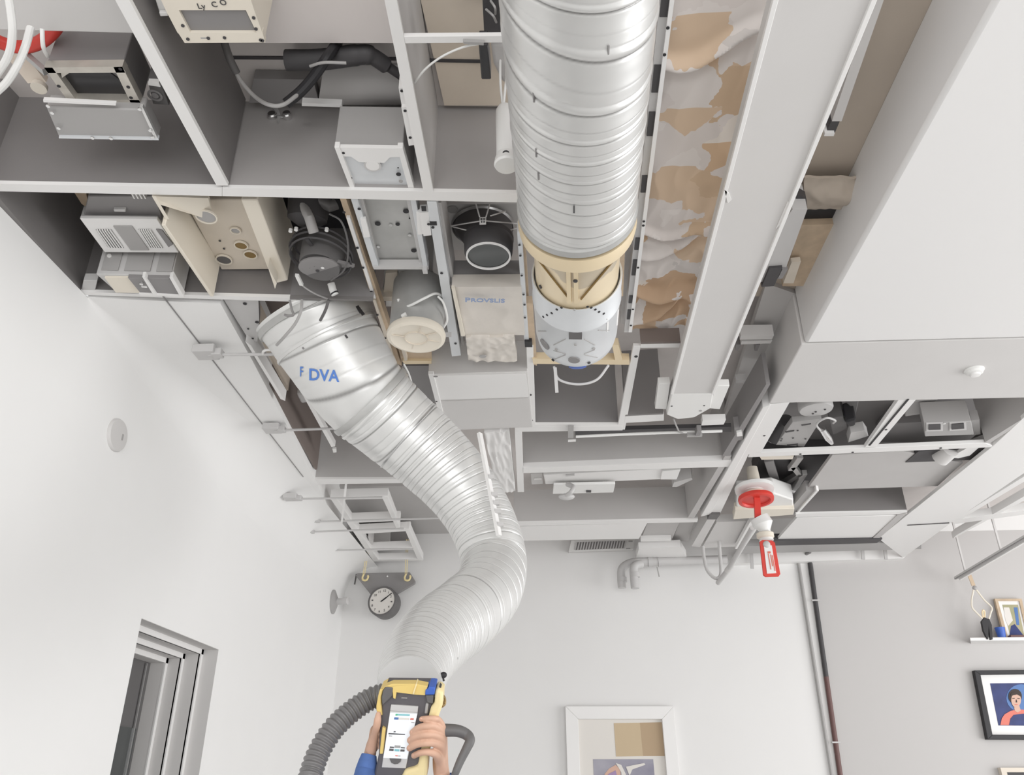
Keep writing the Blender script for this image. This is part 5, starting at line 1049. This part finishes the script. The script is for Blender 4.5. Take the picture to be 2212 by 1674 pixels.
# ---------------------------------------------------------------- pictures, shelf and small things on the far wall
def wq(pts, Yv): return [ay(x, y, Yv) for x, y in pts]
def ringq(o, i, Yv, th):
    P, Q_ = wq(o, Yv), wq(i, Yv); mb = MB()
    for k in range(4): mb.hexa([P[k], P[(k + 1) % 4], Q_[(k + 1) % 4], Q_[k]], [p + V(0, th, 0) for p in (P[k], P[(k + 1) % 4], Q_[(k + 1) % 4], Q_[k])])
    return mb
def flat(t, name, pts, Yv, m, th=.002): return MB().prism(wq(pts, Yv), (0, th, 0)).build(name, m, t)
def rect(x0, y0, x1, y1, lean):     # pixel rectangle of an upright thing on the far wall
    f = lambda x, y: (x + (y - y0) * lean(x), y); return [f(x0, y0), f(x1, y0), f(x1, y1), f(x0, y1)]
lean = lambda x: (x - 1106) / 4000 * 1.08
Yf = FWY - .035
t = thing('picture_frame', 'white framed picture with a tan paper patch, low on the far wall', 'picture', ay(1345, 1860, Yf))
O = rect(1221, 1525, 1455, 1860, lean); I = rect(1249, 1553, 1430, 1835, lean)
ringq(O, I, Yf - .012, .045).build('frame', 'white_trim', t, bevel=.003); flat(t, 'mat', I, Yf + .02, 'mat_board', .01)
flat(t, 'tan_paper', [(1326, 1562), (1382, 1561), (1389, 1633), (1331, 1634)], Yf + .018, 'tan_paper'); flat(t, 'tan_paper', [(1382, 1561), (1431, 1560), (1437, 1633), (1389, 1633)], Yf + .018, 'tan_dark')
flat(t, 'print', rect(1281, 1640, 1411, 1760, lean), Yf + .018, 'lilac')
flat(t, 'print_shape', [(1306, 1672), (1316, 1660), (1330, 1652), (1340, 1662), (1342, 1690), (1310, 1690)], Yf + .016, 'face_paint'); flat(t, 'print_shape', [(1314, 1672), (1330, 1664), (1336, 1690), (1312, 1690)], Yf + .014, 'purple')
flat(t, 'print_shape', [(1330, 1648), (1342, 1652), (1352, 1672), (1352, 1700), (1344, 1700), (1342, 1668)], Yf + .014, 'mat_board'); flat(t, 'print_shape', [(1352, 1656), (1392, 1648), (1394, 1652), (1366, 1662), (1360, 1676)], Yf + .014, 'mat_board')
t = thing('picture_frame', 'black framed portrait painting of a person in red on a blue ground', 'picture', ay(2200, 1597, Yf))
O = [(2105, 1448), (2275, 1446), (2318, 1598), (2134, 1597)]; I = [(2118, 1457), (2266, 1455), (2304, 1588), (2144, 1587)]
ringq(O, I, Yf - .012, .04).build('frame', 'black', t, bevel=.002); flat(t, 'mat', I, Yf + .02, 'white_trim', .01)
PQ = [(2139, 1476), (2248, 1475), (2276, 1568), (2157, 1567)]; flat(t, 'painting', PQ, Yf + .018, 'navy')
def ell(cx, cy, rx, ry, a0=0, a1=360, n=24, sk=0): return [(cx + rx * math.cos(math.radians(a0 + (a1 - a0) * k / n)) - sk * ry * math.sin(math.radians(a0 + (a1 - a0) * k / n)), cy - ry * math.sin(math.radians(a0 + (a1 - a0) * k / n))) for k in range(n)]
flat(t, 'painted_circle', ell(2206, 1508, 32, 30), Yf + .0165, 'sky_blue', .001)
flat(t, 'painted_top', [(2161, 1566), (2164, 1552), (2170, 1543), (2182, 1536), (2196, 1532), (2216, 1533), (2236, 1545), (2244, 1567)], Yf + .015, 'salmon', .001)
flat(t, 'painted_vest', [(2180, 1566), (2183, 1552), (2190, 1544), (2216, 1541), (2224, 1567)], Yf + .0135, 'navy', .001)
flat(t, 'painted_neck', [(2190, 1524), (2202, 1524), (2205, 1535), (2198, 1539), (2192, 1535)], Yf + .0135, 'face_paint', .001)
flat(t, 'painted_hair', ell(2193, 1504, 14.5, 16), Yf + .0125, 'hair_paint', .001); flat(t, 'painted_face', ell(2195, 1512, 10.5, 16), Yf + .0115, 'face_paint', .001)
flat(t, 'painted_fringe', [(2182, 1506), (2185, 1496), (2196, 1493), (2207, 1499), (2206, 1505), (2197, 1500), (2188, 1502)], Yf + .0105, 'hair_paint', .001)
for q in ([(2187, 1508), (2192, 1507.5), (2192, 1509), (2187, 1509.5)], [(2198, 1508), (2203, 1508), (2203, 1509.5), (2198, 1509.5)], [(2192, 1521), (2199, 1521), (2198, 1523), (2193, 1523)], [(2195, 1511), (2196, 1511), (2197.5, 1517), (2194.5, 1517)]): flat(t, 'painted_feature', q, Yf + .0095, 'hair_paint' if q[0][1] < 1520 else 'salmon', .001)
# shelf
SZ = ay(2120, 1382, FWY).z
t = thing('wall_shelf', 'white wall shelf holding a framed picture and a blue cup', 'shelf', (ay(2112, 1390, 5.9).x + .35, FWY - .06, SZ - .025))
x0 = ay(2106, 1390, 5.88).x
MB().prism([V(x0 + .03, FWY, SZ - .004), V(x0 - .03, FWY - .13, SZ - .004), V(x0 + .9, FWY - .13, SZ - .004), V(x0 + .9, FWY, SZ - .004)], (0, 0, -.022)).build('board', 'white_trim', t, bevel=.003)
sh = FWY - .02
def lean_up(pts, y0_, y1_, ytop, ybot): return [ay(x, y, y0_ + (y1_ - y0_) * (y - ybot) / (ytop - ybot)) for x, y in pts]
t = thing('picture_frame', 'wooden framed abstract picture leaning on the white shelf', 'picture', ay(2195, 1384, FWY - .06))
def lq(pts, off): return lean_up(pts, FWY - .075 - off, FWY - .025 - off, 1293, 1384)
O = [(2149, 1293), (2207, 1293), (2226, 1383), (2172, 1384)]; I = [(2156, 1298), (2202, 1298), (2220, 1377), (2178, 1378)]
P, Q2 = lq(O, .008), lq(I, .008); mb = MB()
for k in range(4): mb.hexa([P[k], P[(k + 1) % 4], Q2[(k + 1) % 4], Q2[k]], [p + V(0, .022, 0) for p in (P[k], P[(k + 1) % 4], Q2[(k + 1) % 4], Q2[k])])
mb.build('frame', 'wood', t); MB().prism(lq(I, 0), (0, .008, 0)).build('mat', 'white_trim', t)
MB().prism(lq([(2165, 1306), (2199, 1306), (2213, 1374), (2183, 1376)], .001), (0, .001, 0)).build('painting', 'olive', t)
for q, m_ in (([(2168, 1312), (2180, 1312), (2188, 1340), (2178, 1352), (2172, 1340)], 'mat_board'), ([(2180, 1376), (2184, 1352), (2192, 1348), (2206, 1366), (2212, 1374)], 'navy'), ([(2190, 1312), (2198, 1312), (2202, 1350), (2196, 1350)], 'sky_blue')): MB().prism(lq(q, .002), (0, .001, 0)).build('painted_shape', m_, t)
p = ay(2166, 1382, FWY - .09); p.z = SZ - .004; t = thing('cup', 'small blue cup on the white shelf', 'cup', p)
MB().lathe(p, (0, 0, 1), [(.024, 0), (.028, .03), (.032, .072), (.029, .072), (.026, .02), (.01, .015)], 28).build('bowl', 'blue', t)
tag(MB().box((ay(2196, 1383, FWY - .10).x, FWY - .105, SZ + .004), (.09, .04, .016)).build('booklet', 'maroon', bevel=.002), 'small dark booklet lying in front of the wooden picture', 'booklet')
Yp = FWY - .14
p = ay(2133, 1381, Yp)
t = thing('pliers', 'black handled pliers hanging head up above the left end of the white shelf', 'pliers', p)
MB().prism(wq([(2120, 1342), (2127, 1333), (2138, 1338), (2143, 1350), (2145, 1381), (2139, 1382), (2136, 1358), (2135, 1381), (2133, 1381), (2124, 1362)], Yp), (0, .02, 0)).build('handles', 'black', t, bevel=.003)
MB().tube(sp(wq([(2123, 1334), (2122, 1322), (2124, 1318), (2127, 1322), (2127, 1334)], Yp + .01)), .006, 8).build('jaw', 'gold_band', t)
t = thing('cord_loop', 'beige cord loop hanging from the metal track, holding the pliers', 'cord', ay(2122, 1330, Yp))
MB().bar(ay(2094, 1242, Yp), ay(2103, 1265, Yp), .026, .006, (0, 1, 0)).build('strap', 'wood', t); MB().ball(ay(2106, 1270, Yp), (.018, .014, .016)).build('knot', 'grey_plastic', t)
MB().tube(sp(wq([(2103, 1274), (2099, 1295), (2100, 1312), (2110, 1324), (2122, 1336)], Yp)), .006, 8).build('cord', 'cream', t); MB().tube(sp(wq([(2109, 1274), (2126, 1296), (2142, 1312), (2140, 1324), (2136, 1337)], Yp)), .006, 8).build('cord', 'cream', t)
a = ay(2069, 1248, FWY - .13); b = az(2240, 1147, a.z); t = thing('metal_track', 'metal hanging track at the right edge carrying the cord loop', 'rail', (a + b) / 2)
MB().bar(a, b, .05, .014).build('track', 'light_grey', t); MB().bar(a + V(.015, 0, -.011), b + V(.015, 0, -.011), .016, .01).build('lip', 'white_trim', t); MB().bar(a + V(-.02, 0, -.009), b + V(-.02, 0, -.009), .012, .006).build('edge', 'mid_grey', t)
for u in (.12, .6): p = a.lerp(b, u); MB().bar(p, V(p.x, p.y, DECK), .012, .012, (0, 1, 0)).build('hanger_rod', 'panel_paint', t)
t = thing('picture_frame', 'tan edged picture at the bottom right corner', 'picture', ay(2230, 1800, Yf))
O = rect(2161, 1658, 2300, 1800, lambda x: .25); I = rect(2175, 1668, 2290, 1790, lambda x: .25)
ringq(O, I, Yf - .01, .04).build('frame', 'beige_plastic', t); flat(t, 'picture', I, Yf + .02, 'charcoal', .01)
# ---------------------------------------------------------------- handheld instrument, hose, hands
ZX = lambda X: 760 + X / 7.471
ZY = lambda Y_: 1450 + Y_ / 7.471
def zd(X, Y_, d=1.60): return ad(ZX(X), ZY(Y_), d)
DV = 1.60
t = thing('test_instrument', 'yellow and charcoal handheld test instrument with a lit screen, held up in two hands', 'instrument', zd(800, 1700))
TI = t
def piece(name, pts, m, k=0, depth=.05, bevel=.002): return MB().prism([zd(x, y, DV - k) for x, y in pts], FW * depth).build(name, m, t, bevel=bevel)
piece('body', [(480, 300), (545, 250), (1335, 260), (1310, 520), (1240, 720), (1170, 1370), (1200, 1760), (340, 1760), (430, 1350), (450, 900), (475, 600)], 'instrument_grey', 0, .055, .004)
piece('top_bumper', [(470, 285), (530, 252), (650, 203), (1030, 203), (1225, 240), (1180, 388), (1000, 376), (720, 340), (702, 448), (668, 432), (652, 262), (545, 254)], 'yellow', .008, .022)
piece('left_bumper', [(545, 252), (500, 312), (472, 420), (474, 560), (490, 722), (395, 650), (393, 560), (425, 390), (450, 300)], 'yellow', .006, .05)
piece('side_grip', [(490, 900), (545, 930), (500, 1340), (445, 1340)], 'yellow', .008, .03)
piece('top_rib', [(1030, 203), (1050, 222), (1003, 380), (975, 370)], 'pale_yellow', .012, .03, .001)
piece('latch', [(545, 252), (662, 264), (650, 400), (490, 560), (480, 420), (505, 315)], 'charcoal_grey', .010, .03); piece('blue_clip', [(1240, 250), (1350, 260), (1333, 382), (1178, 386), (1188, 300), (1228, 296)], 'blue', .014, .05)
piece('side_port', [(1192, 388), (1322, 384), (1308, 530), (1212, 512)], 'charcoal_grey', .010, .04); piece('side_channel', [(1192, 520), (1240, 520), (1220, 690), (1170, 690)], 'grey_plastic', .006, .02)
piece('handle', [(1345, 290), (1440, 300), (1470, 345), (1462, 560), (1400, 730), (1230, 1390), (1205, 1760), (780, 1760), (850, 1612), (1060, 1552), (1092, 1370), (1240, 720), (1272, 600), (1330, 515)], 'pale_yellow', .012, .05, .006)
MB().tube(sp([zd(1440, 380, 1.61), zd(1490, 430, 1.62), zd(1495, 520, 1.62), zd(1455, 560, 1.61)]), .0035, 8).build('wire_guard', 'bronze', t)
piece('horn', [(1415, 235), (1440, 270), (1445, 310), (1405, 295)], 'black', .0, .02, .001)
piece('bezel_strip', [(632, 540), (1072, 570), (1062, 668), (615, 640)], 'light_grey', .004, .01, .001)
b_ = piece('bezel', [(615, 640), (1062, 668), (870, 1568), (480, 1555)], 'light_grey', .003, .008, .001)
mat('lit_screen', (.80, .84, .88), .25, emit=.25)
sc_ = piece('screen', [(618, 672), (1056, 692), (890, 1412), (508, 1398)], 'lit_screen', .005, .006, 0)
def ui(pts, m, k=.006): return MB().prism([zd(x, y, DV - k) for x, y in pts], FW * .001).build('screen_mark', m, sc_)
ui([(712, 688), (936, 698), (932, 722), (706, 712)], 'teal'); ui([(706, 692), (738, 694), (734, 716), (702, 714)], 'green', .0065); ui([(686, 744), (756, 748), (750, 782), (680, 778)], 'sky_blue'); ui([(756, 748), (930, 760), (926, 786), (750, 782)], 'mat_board'); ui([(945, 760), (1000, 762), (996, 786), (940, 784)], 'salmon')
ui([(592, 1000), (858, 1014), (856, 1026), (590, 1016)], 'charcoal'); ui([(676, 970), (708, 972), (704, 984), (672, 984)], 'charcoal'); ui([(600, 1038), (652, 1042), (650, 1052), (598, 1050)], 'grey_plastic'); ui([(960, 822), (1012, 826), (1010, 832), (958, 830)], 'grey_plastic')
for q, m_ in (([(692, 1196), (786, 1202), (782, 1240), (684, 1236)], 'grey_plastic'), ([(614, 1216), (680, 1222), (678, 1242), (610, 1238)], 'charcoal_grey'), ([(794, 1224), (856, 1230), (854, 1246), (790, 1242)], 'charcoal_grey'), ([(606, 1250), (676, 1256), (672, 1286), (600, 1282)], 'charcoal_grey'), ([(692, 1256), (770, 1262), (766, 1294), (686, 1288)], 'teal'), ([(786, 1262), (852, 1266), (848, 1298), (780, 1294)], 'charcoal_grey')): ui(q, m_)
ui([(700, 1358), (742, 1360), (741, 1372), (699, 1370)], 'salmon'); ui([(746, 1362), (786, 1364), (784, 1374), (745, 1372)], 'grey_plastic')
piece('home_button', [(608, 1412), (796, 1418), (786, 1460), (740, 1495), (690, 1500), (640, 1478)], 'charcoal_grey', .006, .004, 0)
piece('indicator', [(800, 425), (895, 428), (893, 438), (798, 435)], 'grey_plastic', .003, .004, 0)
# black strap
SP = sp([zd(1480, 950, 1.61), zd(1700, 960, 1.61), zd(1850, 1020, 1.61), zd(1908, 1110, 1.60), zd(1850, 1250, 1.59), zd(1760, 1430, 1.58), zd(1680, 1620, 1.57), zd(1620, 1800, 1.57)])
rs = [.0125 - .006 * (i / (len(SP) - 1)) for i in range(len(SP))]
mb = MB()
mb.tube(SP, rs, 14); MB_ = mb.build('carry_strap', 'charcoal_grey', t)
# corrugated hose
HP = sp([ad(832, 1500, 1.66), ad(800, 1510, 1.66), ad(760, 1536, 1.64), ad(722, 1572, 1.61), ad(692, 1618, 1.58), ad(674, 1664, 1.55), ad(664, 1715, 1.52), ad(655, 1850, 1.48)], 40)
def hr(L, a): k = (L / .0105) % 1; return 1 + .17 * math.sin(math.pi * k) ** 2 - .07
tag(MB().tube(HP, .0215, 28, rfun=hr).build('corrugated_hose', 'hose' if 'hose' in MAT else 'mid_grey', sharp=70), 'ribbed grey vacuum hose curving down left of the handheld instrument', 'hose')
# ---- hands: overlapping tapered limbs fused into one skin
pt = thing('person', 'two hands in blue sleeves holding the yellow handheld instrument up', 'person', zd(850, 1900))
mb = MB()
def limb(pts, rr, n=14):
    P = sp([zd(*p) for p in pts], 6); k = len(pts) - 1; R_ = []
    for i in range(len(P)):
        u = i / (len(P) - 1) * k; j_ = min(int(u), k - 1); R_.append((rr[j_] * (1 - (u - j_)) + rr[j_ + 1] * (u - j_)) / 7.471 * 1.6 / F)
    mb.tube(P, R_, n); mb.ball(P[0], (R_[0] * .98,) * 3); mb.ball(P[-1], (R_[-1],) * 3)
# right hand: four fingers over the front, thumb lowest
fing = [([(1128, 772, 1.585), (1230, 762, 1.578), (1330, 764, 1.580), (1400, 790, 1.592), (1465, 940, 1.605), (1440, 1300, 1.615)], [46, 47, 48, 54, 62, 70]),
        ([(978, 985, 1.583), (1080, 912, 1.574), (1210, 880, 1.570), (1340, 890, 1.582), (1450, 1010, 1.602), (1430, 1330, 1.612)], [52, 54, 55, 60, 68, 80]),
        ([(940, 1112, 1.582), (1050, 1046, 1.572), (1200, 1020, 1.567), (1340, 1030, 1.580), (1460, 1120, 1.600), (1430, 1380, 1.610)], [54, 56, 57, 61, 70, 84]),
        ([(932, 1240, 1.582), (1050, 1180, 1.572), (1200, 1155, 1.567), (1340, 1165, 1.580), (1450, 1240, 1.598), (1430, 1430, 1.608)], [53, 55, 56, 60, 72, 90]),
        ([(1002, 1360, 1.582), (1111, 1313, 1.573), (1231, 1302, 1.572), (1350, 1342, 1.582), (1420, 1450, 1.600), (1440, 1600, 1.610)], [49, 52, 55, 64, 84, 100])]
for P, R_ in fing: limb(P, R_)
limb([(1470, 960, 1.615), (1450, 1200, 1.622), (1430, 1400, 1.622), (1440, 1600, 1.62), (1480, 1800, 1.60), (1540, 2200, 1.56), (1700, 2900, 1.46)], [70, 100, 128, 130, 132, 150, 175], 20)
# left hand: thumb along the edge, fingers behind
limb([(428, 690, 1.592), (418, 780, 1.588), (402, 880, 1.590), (372, 990, 1.602), (345, 1100, 1.615), (315, 1250, 1.625)], [44, 60, 62, 56, 76, 96])
for k, y in enumerate((880, 980, 1080, 1180)): limb([(600 - 20 * k, y - 20, 1.672), (500, y, 1.678), (400, y + 30, 1.668), (345, y + 90, 1.640), (318, 1290, 1.635)], [44, 52, 56, 60, 70])
limb([(350, 1060, 1.63), (318, 1200, 1.63), (290, 1350, 1.628), (240, 1600, 1.61), (150, 2100, 1.56), (-100, 2900, 1.46)], [70, 92, 100, 112, 140, 170], 20)
bd = mb.build('body', 'skin', pt)
rm = bd.modifiers.new('fuse', 'REMESH'); rm.mode = 'VOXEL'; rm.voxel_size = .0016; rm.use_smooth_shade = True
sm = bd.modifiers.new('soften', 'SMOOTH'); sm.factor = .5; sm.iterations = 5
for (x, y, d), rx, ry, dirv in (((1122, 766, 1.5793), 19, 24, 0), ((980, 978, 1.5766), 22, 28, .5), ((944, 1108, 1.5752), 23, 29, .5), ((936, 1238, 1.5752), 23, 29, .45), ((1006, 1354, 1.5762), 21, 27, .4)):
    c = zd(x, y, d); k = 1.6 / F / 7.471; rot = Matrix((RT, UP, -FW)).transposed() @ Matrix.Rotation(math.radians(20) * dirv * 2, 3, 'Z')
    MB().ball(c, (ry * k, rx * k, .0016), rot).build('fingernail', 'nail', pt)
def sleeve(pts, rr, folds=3):
    P = sp([zd(*p) for p in pts], 10); k = len(pts) - 1; R_ = []
    for i in range(len(P)):
        u = i / (len(P) - 1) * k; j_ = min(int(u), k - 1); R_.append((rr[j_] * (1 - (u - j_)) + rr[j_ + 1] * (u - j_)) / 7.471 * 1.6 / F)
    m_ = MB(); m_.tube(P, R_, 36, rfun=lambda L, a: 1 + .03 * math.sin(3 * a + L * 60) + .02 * math.sin(L * 130 + a), caps=True)
    o = m_.build('shirt_sleeve', 'shirt', pt); return o
sleeve([(282, 1350, 1.628), (250, 1480, 1.62), (215, 1650, 1.61), (150, 2100, 1.56), (-100, 2900, 1.46)], [124, 156, 176, 215, 250])
sleeve([(1508, 1690, 1.606), (1530, 1800, 1.60), (1570, 2200, 1.56), (1720, 2900, 1.46)], [150, 175, 215, 250])
